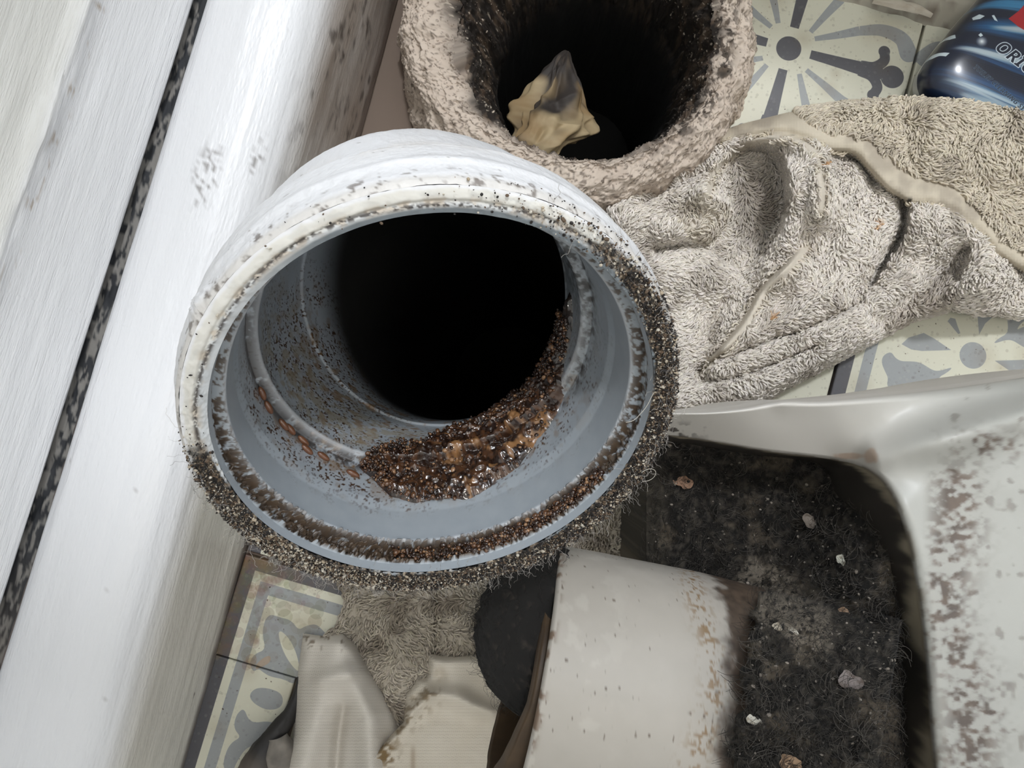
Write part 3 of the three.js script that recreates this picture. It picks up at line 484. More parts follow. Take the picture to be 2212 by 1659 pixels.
{ // wet brown sludge lying in the bore
  const lo = [[-5, 0.066], [0, 0.062], [20, 0.05], [42, 0.040], [60, 0.031], [80, 0.0265], [100, 0.0265], [108, 0.030], [116, 0.038], [121, 0.043]], hi = [[-5, 0.068], [0, 0.074], [20, 0.082], [60, 0.084], [80, 0.075], [95, 0.060], [108, 0.052], [116, 0.046], [121, 0.043]];
  const g = grid(420, 220, (u, v) => {
    const dg = -5 + u * 126, a = lerpTab(lo, dg), b = lerpTab(hi, dg), wob = 0.0045 * (fbm(dg * 0.16, v * 3, 1, 4) - 0.5), s = a + wob + (b - a) * v, th = dg * DEG, e = Math.min(1, 7 * Math.min(v, 1 - v), 14 * Math.min(u, 1 - u)), q = Math.sqrt(Math.max(0, e));
    const n = fbm(dg * 0.22, s * 210, 2, 2), n2 = vn(dg * 0.75, s * 740, 4);
    const thick = q * (0.0010 + 0.0040 * n + 0.0011 * n2 + 0.0018 * bump(dg - 65, 30));
    let c = mix([0.022, 0.010, 0.006], [0.085, 0.036, 0.015], sm(0.42, 0.62, fbm(dg * 0.5, s * 500, 8, 4))); c = mix(c, [0.33, 0.17, 0.07], sm(0.60, 0.72, fbm(dg * 0.25, s * 260, 5, 4)) * sm(30, 45, dg) * sm(100, 80, dg) * 0.9);
    c = mix(c, [0.02, 0.015, 0.012], sm(40, 15, dg) * 0.8);
    return { p: onPipe(s, lerpTab(BORE, s) + 0.0008 - thick - (1 - e) * -0.0006, th), c };
  });
  const sl = group('wet_sludge', 'wet glistening brown sludge lying in the mouth of the pipe elbow', 'sludge');
  part('sludge_layer', g, phys({ vertexColors: true, roughness: 0.22, clearcoat: 1, clearcoatRoughness: 0.06 }), sl);
  seed = 33; const N = 5200, cl = inst('sludge_crumbs', new THREE.IcosahedronGeometry(1, 1), phys({ color: 0xffffff, roughness: 0.2, clearcoat: 1, clearcoatRoughness: 0.06 }), N, sl);
  for (let i = 0; i < N; i++) {
    const ring = i < 2000; let dg, s, r;
    if (ring) { dg = rr(34, 108); s = rr(0.0042, 0.0094); r = 0.0625 - rnd() * 0.0025; if (dg > 85 && rnd() < 0.6) dg = rr(34, 85); } else { dg = rr(5, 119); s = lerpTab(lo, dg) + (lerpTab(hi, dg) - lerpTab(lo, dg)) * rnd(); r = lerpTab(BORE, s) - rr(0.001, 0.0042); }
    const k = rr(0.00022, 0.0005) + 0.0006 * Math.pow(rnd(), 4); M4.compose(onPipe(s, r, dg * DEG), Q.setFromEuler(new THREE.Euler(rnd() * 6, rnd() * 6, rnd() * 6)), S3.set(k * rr(0.7, 1.6), k, k * rr(0.7, 1.3))); cl.setMatrixAt(i, M4);
    const v = rnd(); cl.setColorAt(i, COL.setRGB(...(v < 0.62 ? [0.035, 0.016, 0.009] : v < 0.92 ? [0.13, 0.058, 0.025] : [0.36, 0.2, 0.1])));
  }
  // small brown seed-like pellets stuck along the ledge
  const pg = new THREE.SphereGeometry(1, 14, 10); pg.scale(0.0011, 0.0011, 0.0026); const pm = phys({ color: new THREE.Color(0.16, 0.065, 0.03), roughness: 0.3, clearcoat: 0.6 });
  const order = ['topmost brown pellet on the ledge inside the pipe mouth', 'second brown pellet down the ledge inside the pipe mouth', 'third brown pellet down the ledge inside the pipe mouth', 'fourth brown pellet down the ledge inside the pipe mouth', 'fifth brown pellet down the ledge, nearer the hole', 'sixth brown pellet down the ledge, nearer the pipe rim', 'seventh brown pellet down the ledge, last before the gap', 'lowest brown pellet on the ledge, touching the wet sludge'];
  [[167, 0.0415], [162, 0.040], [153, 0.0405], [149.5, 0.0415], [143, 0.041], [141, 0.038], [134, 0.0395], [122, 0.037]].forEach(([dg, s], k) => {
    const o = solid('brown_pellet', pg, pm, order[k], 'pellet', 'brown pellets on the ledge inside the pipe'); o.position.copy(onPipe(s, lerpTab(BORE, s) - 0.0007, dg * DEG)); o.lookAt(onPipe(s + 0.0008, lerpTab(BORE, s) - 0.0007, (dg + 4) * DEG));
  });
}

// ---------------------------------------------------------------- cloth: height field over an outline, folds given as ridges and valleys
function distSeg(x, y, a, b) { const dx = b[0] - a[0], dy = b[1] - a[1], t = Math.max(0, Math.min(1, ((x - a[0]) * dx + (y - a[1]) * dy) / (dx * dx + dy * dy || 1))); return [Math.hypot(x - a[0] - t * dx, y - a[1] - t * dy), t, Math.sign(dx * (y - a[1]) - dy * (x - a[0])), a[0] + t * dx, a[1] + t * dy]; }
function distLine(x, y, pts, closed) { let best = [1e9]; const n = pts.length - (closed ? 0 : 1); for (let i = 0; i < n; i++) { const d = distSeg(x, y, pts[i], pts[(i + 1) % pts.length]); if (d[0] < best[0]) best = [...d, (i + d[1]) / n]; } return best; }
const smooth = (pts, n = 5) => { const c = new THREE.CatmullRomCurve3(pts.map((p) => new THREE.Vector3(p[0], p[1], 0))), o = []; const N = (pts.length - 1) * n; for (let i = 0; i <= N; i++) { const p = c.getPoint(i / N); o.push([p.x, p.y]); } return o; };
const fold = (x, y, f) => { const d = distLine(x, y, f[0]), w = f[3] && d[2] * f[3] > 0 ? f[1] * 0.22 : f[1], end = f[4] ? Math.min(1, 6 * d[5], 6 * (1 - d[5])) : 1; return f[2] * bump(d[0], w) * end; };
function inside(x, y, p) { let c = false; for (let i = 0, j = p.length - 1; i < p.length; j = i++) if ((p[i][1] > y) !== (p[j][1] > y) && x < (p[j][0] - p[i][0]) * (y - p[i][1]) / (p[j][1] - p[i][1]) + p[i][0]) c = !c; return c; }
function cloth(outline, step, height, colour, round = 14, baseAt = () => 0.001) {   // outline in photo pixels at floor level; heights in metres
  let x0 = 1e9, x1 = -1e9, y0 = 1e9, y1 = -1e9; for (const [x, y] of outline) { x0 = Math.min(x0, x); x1 = Math.max(x1, x); y0 = Math.min(y0, y); y1 = Math.max(y1, y); }
  const nx = Math.ceil((x1 - x0) / step) + 2, ny = Math.ceil((y1 - y0) / step) + 2, id = new Int32Array(nx * ny).fill(-1), pos = [], col = [], uv = [], idx = [], inn = new Uint8Array(nx * ny);
  for (let j = 0; j < ny; j++) for (let i = 0; i < nx; i++) inn[j * nx + i] = inside(x0 + (i - 0.5) * step, y0 + (j - 0.5) * step, outline) ? 1 : 0;
  const vert = (i, j) => {
    const k = j * nx + i; if (id[k] >= 0) return id[k];
    let x = x0 + (i - 0.5) * step, y = y0 + (j - 0.5) * step; const d = distLine(x, y, outline, true); let e = d[0];
    if (!inn[k]) { x = d[3]; y = d[4]; e = 0; }
    const edge = e < round ? Math.sqrt(1 - (1 - e / round) ** 2) : 1, base = baseAt(x, y), h = e === 0 ? base : base + Math.max(0, height(x, y) - base) * edge, p = at(x, y, h), c = colour(x, y, h);
    pos.push(p.x, p.y, p.z); col.push(...c); uv.push(x / 2845, y / 2845); return (id[k] = pos.length / 3 - 1);
  };
  for (let j = 0; j < ny - 1; j++) for (let i = 0; i < nx - 1; i++) {
    const k = j * nx + i, cnt = inn[k] + inn[k + 1] + inn[k + nx] + inn[k + nx + 1]; if (cnt < 1) continue;
    const a = vert(i, j), b = vert(i + 1, j), c = vert(i, j + 1), d = vert(i + 1, j + 1); idx.push(a, c, b, b, c, d);
  }
  const g = new THREE.BufferGeometry(); g.setAttribute('position', new THREE.Float32BufferAttribute(pos, 3)); g.setAttribute('color', new THREE.Float32BufferAttribute(col, 3)); g.setAttribute('uv', new THREE.Float32BufferAttribute(uv, 2)); g.setIndex(idx); g.computeVertexNormals();
  return g;
}
const tuftGeos = (() => { // a bent tapering loop of yarn
  const c = new THREE.CatmullRomCurve3([[0, -0.15, 0], [0.1, 0.35, 0.02], [0.38, 0.62, 0.05], [0.78, 0.66, 0.0], [1.05, 0.5, -0.08]].map((p) => new THREE.Vector3(...p)));
  const g = new THREE.TubeGeometry(c, 6, 0.17, 5), p = g.attributes.position; return g;
})();
const terryMat = std({ color: 0xffffff, roughness: 1 });
function pile(mesh, g, n, len, keep, tint, sd, flow) {
  seed = sd; const pos = g.attributes.position, nor = g.attributes.normal, col = g.attributes.color, ix = g.index, nt = ix.count / 3, cum = new Float64Array(nt); let tot = 0; const a = new THREE.Vector3(), b = new THREE.Vector3(), c = new THREE.Vector3();
  for (let t = 0; t < nt; t++) { a.fromBufferAttribute(pos, ix.getX(t * 3)); b.fromBufferAttribute(pos, ix.getX(t * 3 + 1)); c.fromBufferAttribute(pos, ix.getX(t * 3 + 2)); tot += b.sub(a).cross(c.sub(a)).length() / 2; cum[t] = tot; }
  const im = inst('terry_pile', tuftGeos, terryMat, n, mesh), N = new THREE.Vector3(), X = new THREE.Vector3(), Z = new THREE.Vector3(), P = new THREE.Vector3(), uvA = g.attributes.uv;
  let k = 0, guard = 0;
  while (k < n && guard++ < n * 6) {
    const r = rnd() * tot; let lo = 0, hi = nt - 1; while (lo < hi) { const m = (lo + hi) >> 1; if (cum[m] < r) lo = m + 1; else hi = m; }
    const i0 = ix.getX(lo * 3), i1 = ix.getX(lo * 3 + 1), i2 = ix.getX(lo * 3 + 2); let u = rnd(), v = rnd(); if (u + v > 1) { u = 1 - u; v = 1 - v; }
    const px = (uvA.getX(i0) * (1 - u - v) + uvA.getX(i1) * u + uvA.getX(i2) * v) * 2845, py = (uvA.getY(i0) * (1 - u - v) + uvA.getY(i1) * u + uvA.getY(i2) * v) * 2845;
    if (rnd() > keep(px, py)) continue;
    P.fromBufferAttribute(pos, i0).multiplyScalar(1 - u - v).add(a.fromBufferAttribute(pos, i1).multiplyScalar(u)).add(a.fromBufferAttribute(pos, i2).multiplyScalar(v)); N.fromBufferAttribute(nor, i0); if (N.y < 0) N.negate();
    const ang = (fbm(px / 75, py / 75, sd, 3) - 0.5) * 10 + flow + rr(-0.6, 0.6); X.set(Math.cos(ang), 0, Math.sin(ang)); X.addScaledVector(N, -X.dot(N)).normalize(); Z.crossVectors(X, N).normalize();
    N.addScaledVector(X, rr(-0.3, 0.5)).normalize(); X.crossVectors(N, Z).normalize();
    const L = len * rr(0.6, 1.15); M4.makeBasis(X.multiplyScalar(L), N.multiplyScalar(L * rr(0.75, 1.2)), Z.multiplyScalar(L)); M4.setPosition(P); im.setMatrixAt(k, M4);
    const c0 = [col.getX(i0), col.getY(i0), col.getZ(i0)], w = rr(0.82, 1.18) * tint; im.setColorAt(k, COL.setRGB(c0[0] * w, c0[1] * w * rr(0.98, 1.01), c0[2] * w * rr(0.95, 1.02))); k++;
  }
  im.count = k; return im;
}
{ // the big bath towel
  const out = [[1320, 520], [1310, 455], [1340, 425], [1450, 372], [1530, 292], [1600, 268], [1700, 243], [1830, 225], [1950, 215], [2080, 222], [2212, 246], [2330, 270], [2420, 330], [2420, 640], [2300, 690], [2212, 685], [2110, 682], [2040, 668], [1965, 690], [1870, 742], [1790, 785], [1700, 832], [1640, 868], [1560, 888], [1440, 898], [1330, 890], [1325, 780], [1325, 620]];
  const hem = smooth([[1480, 345], [1540, 318], [1600, 302], [1680, 292], [1740, 304], [1790, 325], [1840, 332], [1880, 372], [1920, 412], [1968, 440], [2040, 452], [2100, 492], [2160, 552], [2240, 600], [2440, 650]], 6);
  const loop = smooth([[1528, 415], [1550, 362], [1590, 325], [1640, 303], [1700, 297], [1745, 316], [1768, 356], [1776, 410], [1774, 455]]), slash = smooth([[1745, 528], [1700, 578], [1650, 625], [1620, 680], [1570, 745], [1508, 806]]);
  // [line, half width, height, steep side (-1, 0, 1), faded ends]: positive heights are ridges, negative valleys
  const folds = [
    [loop, 26, 0.026, 0],
    [smooth([[1700, 320], [1712, 400], [1700, 470], [1660, 540], [1610, 605]]), 46, 0.036, 1, 1],
    [smooth([[1800, 400], [1835, 480], [1825, 570], [1780, 640]]), 95, 0.022, 0],
    [smooth([[1480, 420], [1520, 450], [1520, 500]]), 46, 0.016, 0],
    [slash, 40, 0.024, 1, 1],
    [smooth([[1420, 590], [1490, 598], [1570, 606]]), 40, 0.016, 0],
    [smooth([[1990, 470], [2080, 500], [2135, 590]]), 70, 0.026, 0],
    [smooth([[1450, 858], [1600, 838], [1720, 788], [1850, 718], [1990, 658], [2140, 604]]), 30, 0.020, 0],
    [smooth([[1560, 800], [1660, 765], [1780, 715], [1900, 650], [1960, 610]]), 24, 0.017, 0],
    [smooth([[1640, 720], [1720, 690], [1800, 650]]), 34, 0.014, 0],
    [smooth([[1340, 470], [1400, 470], [1450, 500]]), 42, 0.016, 0],
    [smooth([[1612, 368], [1634, 440], [1608, 525]]), 56, -0.075, 0], [smooth([[1655, 410], [1660, 470], [1640, 530]]), 30, -0.028, 0],
    [smooth([[1420, 540], [1490, 528], [1570, 538], [1625, 560]]), 20, -0.026, 0],
    [smooth([[1950, 430], [1944, 500], [1908, 560], [1878, 612]]), 17, -0.032, 0],
    [smooth([[2080, 540], [2050, 590], [2000, 635], [1900, 695]]), 26, -0.020, 0],
    [smooth([[1505, 800], [1640, 744], [1760, 704], [1860, 655]]), 13, -0.017, 0], [smooth([[1500, 832], [1640, 798], [1760, 745]]), 12, -0.013, 0],
    [smooth([[1610, 560], [1575, 640], [1525, 730]]), 20, -0.012, 0], [smooth([[1390, 440], [1460, 402], [1530, 372]]), 16, -0.016, 0], [smooth([[1790, 345], [1850, 350], [1880, 400]]), 16, -0.012, 0],
  ];
  const hx = hem.map((p) => [p[0], p[1]]);
  const above = (x, y) => { const d = distLine(x, y, hem); return y < lerpTab(hx, x) ? d[0] : -d[0]; };
  const height = (x, y) => {
    let h = 0.029 + 0.012 * (fbm(x / 110, y / 110, 3, 3) - 0.5); for (const f of folds) h += fold(x, y, f);
    const s = x > 1470 ? above(x, y) : -100; h = Math.max(h, 0.003);
    if (s > -30) { const topH = 0.050 + 0.006 * bump(s - 22, 22) + 0.012 * (fbm(x / 80, y / 80, 7, 3) - 0.5) - 0.024 * sm(1800, 1500, x) - 0.018 * sm(60, 190, s) * sm(1900, 2100, x) - 0.012 * sm(80, 30, s) * sm(1750, 1560, x); h = h + (topH - h) * sm(-5, 4, s); }
    return h;
  };
  const hemK = (x, y) => { const s = x > 1470 ? above(x, y) : -99, wide = 44 + 14 * Math.sin(x / 60); const a = s > 1 && s < wide + (x < 1760 ? 60 * sm(1760, 1600, x) : 0) ? 1 : 0; return Math.min(1, a + 1.4 * bump(distLine(x, y, slash)[0], 11) + 1.2 * bump(distLine(x, y, loop)[0], 9) + (Math.hypot((x - 1520) / 60, (y - 470) / 48) < 1 ? 0.75 : 0)); };
  const colour = (x, y) => {
    let c = mix([0.70, 0.645, 0.575], [0.84, 0.79, 0.725], fbm(x / 70, y / 70, 2, 4));
    const s = x > 1470 ? above(x, y) : -99; if (s > 0) c = mix(c, [0.63, 0.56, 0.44], 0.8); c = mix(c, [0.60, 0.53, 0.41], hemK(x, y) * 0.6);
    c = mix(c, [0.32, 0.27, 0.22], sm(0.56, 0.72, fbm(x / 50, y / 50, 9, 4)) * 0.5);
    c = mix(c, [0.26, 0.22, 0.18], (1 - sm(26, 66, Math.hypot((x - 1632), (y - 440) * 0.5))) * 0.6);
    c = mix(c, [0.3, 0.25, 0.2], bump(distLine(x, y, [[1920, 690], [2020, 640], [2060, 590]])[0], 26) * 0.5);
    for (const [a, b, r] of [[1893, 480, 11], [1890, 498, 9], [1668, 685, 9], [1780, 352, 6]]) c = mix(c, [0.5, 0.26, 0.09], (1 - sm(0.4 * r, r, Math.hypot(x - a, y - b))) * 0.8);
    for (const [a, b] of [[1580, 270], [1612, 255], [1965, 432]]) c = mix(c, [0.02, 0.02, 0.02], 1 - sm(4, 6, Math.hypot(x - a, y - b)));
    return c;
  };
  const tw = group('bath_towel', 'dirty beige terry bath towel bunched in folds right of the pipe mouth', 'towel');
  const lift = (x, y) => 0.001 + 0.052 * sm(1800, 2040, x) * sm(560, 330, y);
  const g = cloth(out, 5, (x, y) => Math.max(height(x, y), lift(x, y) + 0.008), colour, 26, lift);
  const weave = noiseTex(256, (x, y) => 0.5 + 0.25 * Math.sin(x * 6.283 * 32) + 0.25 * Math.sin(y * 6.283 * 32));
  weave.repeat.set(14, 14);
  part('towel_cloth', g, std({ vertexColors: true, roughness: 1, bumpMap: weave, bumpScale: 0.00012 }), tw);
  pile(tw, g, 95000, 0.0036, (x, y) => 1 - hemK(x, y), 1.0, 404, 0.5);
}
{ // the second terry towel, flat on the tiles under the elbow
  const out = [[690, 1180], [752, 1290], [735, 1350], [690, 1390], [735, 1450], [800, 1540], [900, 1620], [1060, 1620], [1180, 1560], [1300, 1400], [1386, 1280], [1386, 1060], [1340, 980], [1100, 1000], [850, 1080]];
  const height = (x, y) => 0.012 + 0.006 * (fbm(x / 90, y / 90, 5, 3) - 0.5) + 0.006 * bump(distLine(x, y, [[900, 1290], [860, 1420], [850, 1520]])[0], 40) - 0.006 * bump(distLine(x, y, [[942, 1260], [940, 1430]])[0], 6) + 0.004 * bump(distLine(x, y, [[1000, 1270], [990, 1400]])[0], 35) + 0.06 * sm(1250, 1350, x) * sm(1280, 1200, y);
  const colour = (x, y) => mix(mix([0.52, 0.465, 0.38], [0.62, 0.56, 0.47], fbm(x / 60, y / 60, 4, 4)), [0.2, 0.16, 0.12], sm(0.52, 0.68, fbm(x / 45, y / 45, 8, 4)) * 0.6);
  const tw = group('hand_towel', 'thin grubby terry hand towel spread on the tiles below the pipe mouth', 'towel'), g = cloth(out, 6, height, colour, 18);
  part('towel_cloth', g, std({ vertexColors: true, roughness: 1 }), tw); pile(tw, g, 15000, 0.0036, () => 1, 0.95, 505, 1.2);
}
{ // two pieces of pale knitted cotton rag at the lower edge of the photo
  const knit = noiseTex(256, (x, y) => 0.5 + 0.5 * Math.sin((x + 0.5 * Math.abs(((y * 8) % 1) - 0.5)) * 6.283 * 16) * Math.cos(y * 6.283 * 8)); knit.repeat.set(20, 26);
  const m = std({ vertexColors: true, roughness: 0.95, bumpMap: knit, bumpScale: 0.00028 });
  const l = [[655, 1368], [700, 1374], [742, 1366], [772, 1392], [792, 1436], [830, 1492], [858, 1545], [868, 1580], [850, 1640], [810, 1760], [560, 1760], [610, 1650], [632, 1590], [640, 1500], [645, 1440]];
  const lh = (x, y) => 0.020 + 0.018 * bump(distLine(x, y, [[735, 1405], [715, 1450], [700, 1500], [680, 1560], [650, 1680]])[0], 40) + 0.022 * bump(distLine(x, y, [[760, 1470], [795, 1550], [800, 1660]])[0], 34) - 0.010 * bump(distLine(x, y, [[742, 1530], [733, 1580], [728, 1640], [722, 1740]])[0], 12) + 0.008 * bump(distLine(x, y, [[690, 1470], [790, 1440]])[0], 20) + 0.004 * (fbm(x / 50, y / 50, 3, 3) - 0.5);
  const lc = (x, y) => mix(mix([0.70, 0.65, 0.575], [0.75, 0.705, 0.635], fbm(x / 40, y / 40, 2, 3)), [0.2, 0.15, 0.1], sm(0.66, 0.74, fbm(x / 9, y / 9, 5, 3)) * sm(1420, 1385, y) * 0.9);
  solid('cotton_rag', cloth(l, 4, lh, lc, 22), m, 'pale knitted cotton rag with soft folds beside the broken corner tile', 'rag');
  const r = [[870, 1560], [872, 1500], [900, 1466], [922, 1460], [922, 1408], [965, 1416], [1040, 1412], [1090, 1430], [1110, 1500], [1110, 1760], [740, 1760], [770, 1690], [800, 1625]];
  const seam = [[925, 1500], [870, 1560], [815, 1625], [770, 1690]];
  const rh = (x, y) => 0.030 + 0.016 * bump(distLine(x, y, [[930, 1500], [980, 1505], [1060, 1540]])[0], 22) + 0.010 * bump(distLine(x, y, seam)[0], 14) + 0.008 * bump(distLine(x, y, [[950, 1590], [930, 1680]])[0], 60) - 0.008 * bump(distLine(x, y, [[950, 1460], [900, 1510]])[0], 14) + 0.004 * (fbm(x / 55, y / 55, 9, 3) - 0.5);
  const rc = (x, y) => { let c = mix([0.70, 0.635, 0.525], [0.76, 0.70, 0.6], fbm(x / 40, y / 40, 7, 3)); const d = distLine(x, y, seam)[0]; c = mix(c, [0.27, 0.19, 0.1], bump(d, 26) * sm(0.5, 0.62, fbm(x / 10, y / 10, 5, 4)) * 0.85); c = mix(c, [0.25, 0.17, 0.08], (1 - sm(10, 42, Math.hypot(x - 835, y - 1630))) * sm(0.42, 0.58, fbm(x / 7, y / 7, 3, 3))); return mix(c, [0.36, 0.25, 0.15], bump(x - 892, 5) * sm(1600, 1630, y) * 0.6); };
  solid('cotton_rag', cloth(r, 4, rh, rc, 20), m, 'pale cotton rag with a brown stained hem below the toilet outlet mouth', 'rag');
}
{ // grimy black rubber hose end by the broken tile
  const pts = [[648, 1462, 0.004, 5], [642, 1500, 0.006, 11], [628, 1540, 0.010, 19], [600, 1580, 0.016, 25], [572, 1622, 0.02, 33], [548, 1672, 0.022, 38], [530, 1740, 0.02, 40]].map(([x, y, h, r]) => ({ p: at(x, y, h), r: r / 2950 }));
  const cv = new THREE.CatmullRomCurve3(pts.map((q) => q.p)), rad = (t) => lerpTab(pts.map((q, i) => [i / (pts.length - 1), q.r]), t);
  const fr = cv.computeFrenetFrames(120);
  const tube = grid(40, 120, (u, v) => { const i = Math.round(v * 120), p = cv.getPointAt(v), a = u * 6.2832, r = rad(v) * (1 + 0.25 * (fbm(Math.cos(a) * 2, Math.sin(a) * 2, v * 14, 3) - 0.5)); p.addScaledVector(fr.normals[i], Math.cos(a) * r).addScaledVector(fr.binormals[i], Math.sin(a) * r); p.y = Math.max(p.y, 0.0015); return { p, c: mix([0.025, 0.023, 0.022], [0.17, 0.14, 0.115], sm(0.55, 0.75, v) * (0.6 + 0.5 * fbm(u * 5, v * 20, 1, 3))) }; }, true);
  const h = group('rubber_hose', 'grimy black rubber hose end with a curled grey cuff on the corner tile', 'hose'); part('hose_tube', tube, std({ vertexColors: true, roughness: 0.6 }), h);
  const A = at(592, 1598, 0.028), B = at(620, 1720, 0.028), d = B.clone().sub(A), s = new THREE.Vector3(-d.z, 0, d.x).normalize();
  part('cuff', grid(60, 60, (u, v) => { const an = -0.4 + u * 3.9, w = 0.0115 * (0.6 + 0.4 * sm(0, 0.3, v)), p = A.clone().addScaledVector(d, v).addScaledVector(s, Math.cos(an) * w); p.y += Math.sin(an) * w - 0.008 + 0.002 * fbm(u * 5, v * 5, 2, 3); return { p, c: mix([0.32, 0.29, 0.25], [0.1, 0.09, 0.08], fbm(u * 6, v * 7, 3, 4)) }; }), std({ vertexColors: true, roughness: 0.8 }), h);
}

// ---------------------------------------------------------------- the back of the toilet pan
{
  const pan = group('toilet_pan', 'back of a white ceramic toilet pan with mouldy sides and a dusty hollow', 'toilet');
  const lip = [[1384, 934], [1440, 940], [1530, 952], [1640, 972], [1730, 984], [1800, 993], [1860, 1008], [1905, 1040], [1938, 1095], [1962, 1170], [1980, 1260], [1993, 1350], [2002, 1440], [2008, 1530], [2014, 1610], [2022, 1720], [2030, 1850]];
  const crest = [[1380, 894], [1440, 891], [1530, 889], [1610, 880], [1680, 867], [1770, 866], [1900, 855], [2060, 838], [2240, 812], [2420, 790], [2560, 860], [2640, 1000], [2680, 1150], [2700, 1300], [2710, 1450], [2720, 1600], [2730, 1850]];
  const LIP = new THREE.CatmullRomCurve3(lip.map((p) => new THREE.Vector3(p[0], p[1], 0))), CREST = new THREE.CatmullRomCurve3(crest.map((p) => new THREE.Vector3(p[0], p[1], 0)));
  const LH = 0.262, CH = 0.246;
  const shellAt = (u, v) => {
    const L = LIP.getPoint(u), C = CREST.getPoint(u); let p, c, x = 0, y = 0; const white = [0.58, 0.555, 0.51];
    if (v < 0.15) { const t = v / 0.15; p = at(C.x, C.y, CH); p.y = CH * t; if (t < 0.95) p.add(new THREE.Vector3(0.0, 0, -0.004 * Math.sin(t * 3))); c = white; }
    else if (v < 0.72) {
      const t = (v - 0.15) / 0.57; x = C.x + (L.x - C.x) * t; y = C.y + (L.y - C.y) * t;
      const corner = sm(0.25, 0.55, u); const round = Math.sqrt(1 - (1 - Math.min(1, t * 9)) ** 2), roundL = Math.sqrt(1 - (1 - Math.min(1, (1 - t) * 16)) ** 2);
      const flat = sm(0.3, 0.52, u); let h = CH - 0.008 + 0.008 * round + (LH - CH) * t * flat + 0.030 * (1 - flat) * (1 - t) - 0.016 * (1 - flat) - 0.006 * (1 - roundL) + 0.012 * bump(t - 0.45, 0.28) * sm(0.36, 0.5, u) * sm(0.95, 0.6, u);
      h += 0.010 * bump(distLine(x, y, [[1900, 985], [2050, 945], [2250, 880]])[0], 40) + 0.0012 * (fbm(x / 80, y / 80, 2, 3) - 0.5);
      h += 0.002 * bump(Math.hypot(x - 1690, y - 866), 22);
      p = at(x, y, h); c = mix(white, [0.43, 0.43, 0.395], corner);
      const band = bump(x - 2062 - 0.06 * (y - 1300) - 26 * Math.sin(y / 75), 62) * sm(985, 1050, y) + bump(x - 2130, 90) * bump(y - 962, 36), mn = fbm(x / 13, y / 10, 4, 3), ml = fbm(x / 90, y / 110, 9, 3);
      const mould = (band * sm(0.34, 0.72, mn * (0.35 + 1.25 * ml)) * 0.95 + band * 0.12) * sm(1985, 2015, x) + 0.4 * sm(0.70, 0.82, fbm(x / 24, y / 20, 14, 2)) * sm(2030, 2060, x);
      c = mix(c, mix([0.17, 0.125, 0.095], [0.085, 0.07, 0.06], fbm(x / 20, y / 20, 7, 2)), Math.min(1, mould * 1.15));
      c = mix(c, [0.055, 0.045, 0.04], sm(0.62, 0.7, fbm(x / 16, y / 16, 11, 3)) * sm(1560, 1450, x) * sm(905, 925, y) * 0.9);
      for (const [a, b, ra, rb] of [[1882, 985, 18, 22], [1835, 985, 40, 9], [1750, 992, 30, 6]]) c = mix(c, [0.42, 0.30, 0.22], (1 - sm(0.5, 1, Math.hypot((x - a) / ra, (y - b) / rb) + 0.5 * (fbm(x / 12, y / 12, 3, 3) - 0.5))) * 0.75);
      const near = (1 - sm(0, 0.035, 1 - t)); c = mix(c, [0.16, 0.13, 0.09], near * sm(0.4, 0.6, fbm(x / 24, y / 24, 6, 4)) * 0.8);
    } else {
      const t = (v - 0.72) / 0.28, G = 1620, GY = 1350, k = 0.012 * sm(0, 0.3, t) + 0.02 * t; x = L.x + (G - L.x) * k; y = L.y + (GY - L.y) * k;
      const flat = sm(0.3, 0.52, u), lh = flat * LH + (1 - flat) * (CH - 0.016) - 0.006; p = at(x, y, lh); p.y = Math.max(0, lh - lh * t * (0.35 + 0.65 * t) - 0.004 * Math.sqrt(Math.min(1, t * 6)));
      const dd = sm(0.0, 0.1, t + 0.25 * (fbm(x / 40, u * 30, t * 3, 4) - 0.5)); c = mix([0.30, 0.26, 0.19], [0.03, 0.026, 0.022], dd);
    }
    return { p, c };
  };
  const endCap = (u) => grid(120, 24, (v, w) => { const r = shellAt(u, 0.14 + 0.86 * v); r.p.y *= w; return r; });   // the broken ends of the shell are closed
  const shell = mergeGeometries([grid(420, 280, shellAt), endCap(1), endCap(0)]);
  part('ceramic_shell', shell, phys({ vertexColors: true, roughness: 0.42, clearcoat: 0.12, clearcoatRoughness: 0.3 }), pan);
  // outlet spigot: axis, mouth, radii
  const HA = 0.213, mouth = at(1150, 1445, HA), back = at(1545, 1529, HA), ax = back.clone().sub(mouth), len = ax.length(); ax.normalize();
  const sd = new THREE.Vector3(-ax.z, 0, ax.x), RO = 0.0585;
  const tubeP = (d, r, a) => mouth.clone().addScaledVector(ax, d).addScaledVector(sd, Math.cos(a) * r).add(new THREE.Vector3(0, Math.sin(a) * r, 0));
  const spig = grid(300, 260, (u, v) => {
    const a = u * 6.2832; let d, r;
    if (v < 0.12) { const t = v / 0.12; d = 0.03 * (1 - t) + 0.0005; r = 0.0525; } else if (v < 0.2) { const t = (v - 0.12) / 0.08, q = t * Math.PI; d = 0.0015 - 0.0015 * Math.sin(q); r = 0.0525 + 0.006 * (1 - Math.cos(q)) / 2; } else { const t = (v - 0.2) / 0.8; d = 0.0015 + t * (len + 0.01); r = RO + 0.001 * Math.sin(t * 3) ; }
    r += (fbm(Math.cos(a) * 58 * 0.0517 + 9, Math.sin(a) * 58 * 0.0517 + 9, d * 1000 * 0.0517, 3) - 0.5) * 0.0012;
    const n = fbm(Math.cos(a) * 58 * 0.155 + 9, Math.sin(a) * 58 * 0.155 + 9, d * 1000 * 0.155, 4);
    let c = mix([0.49, 0.455, 0.405], [0.45, 0.42, 0.37], n); const D = d / len;
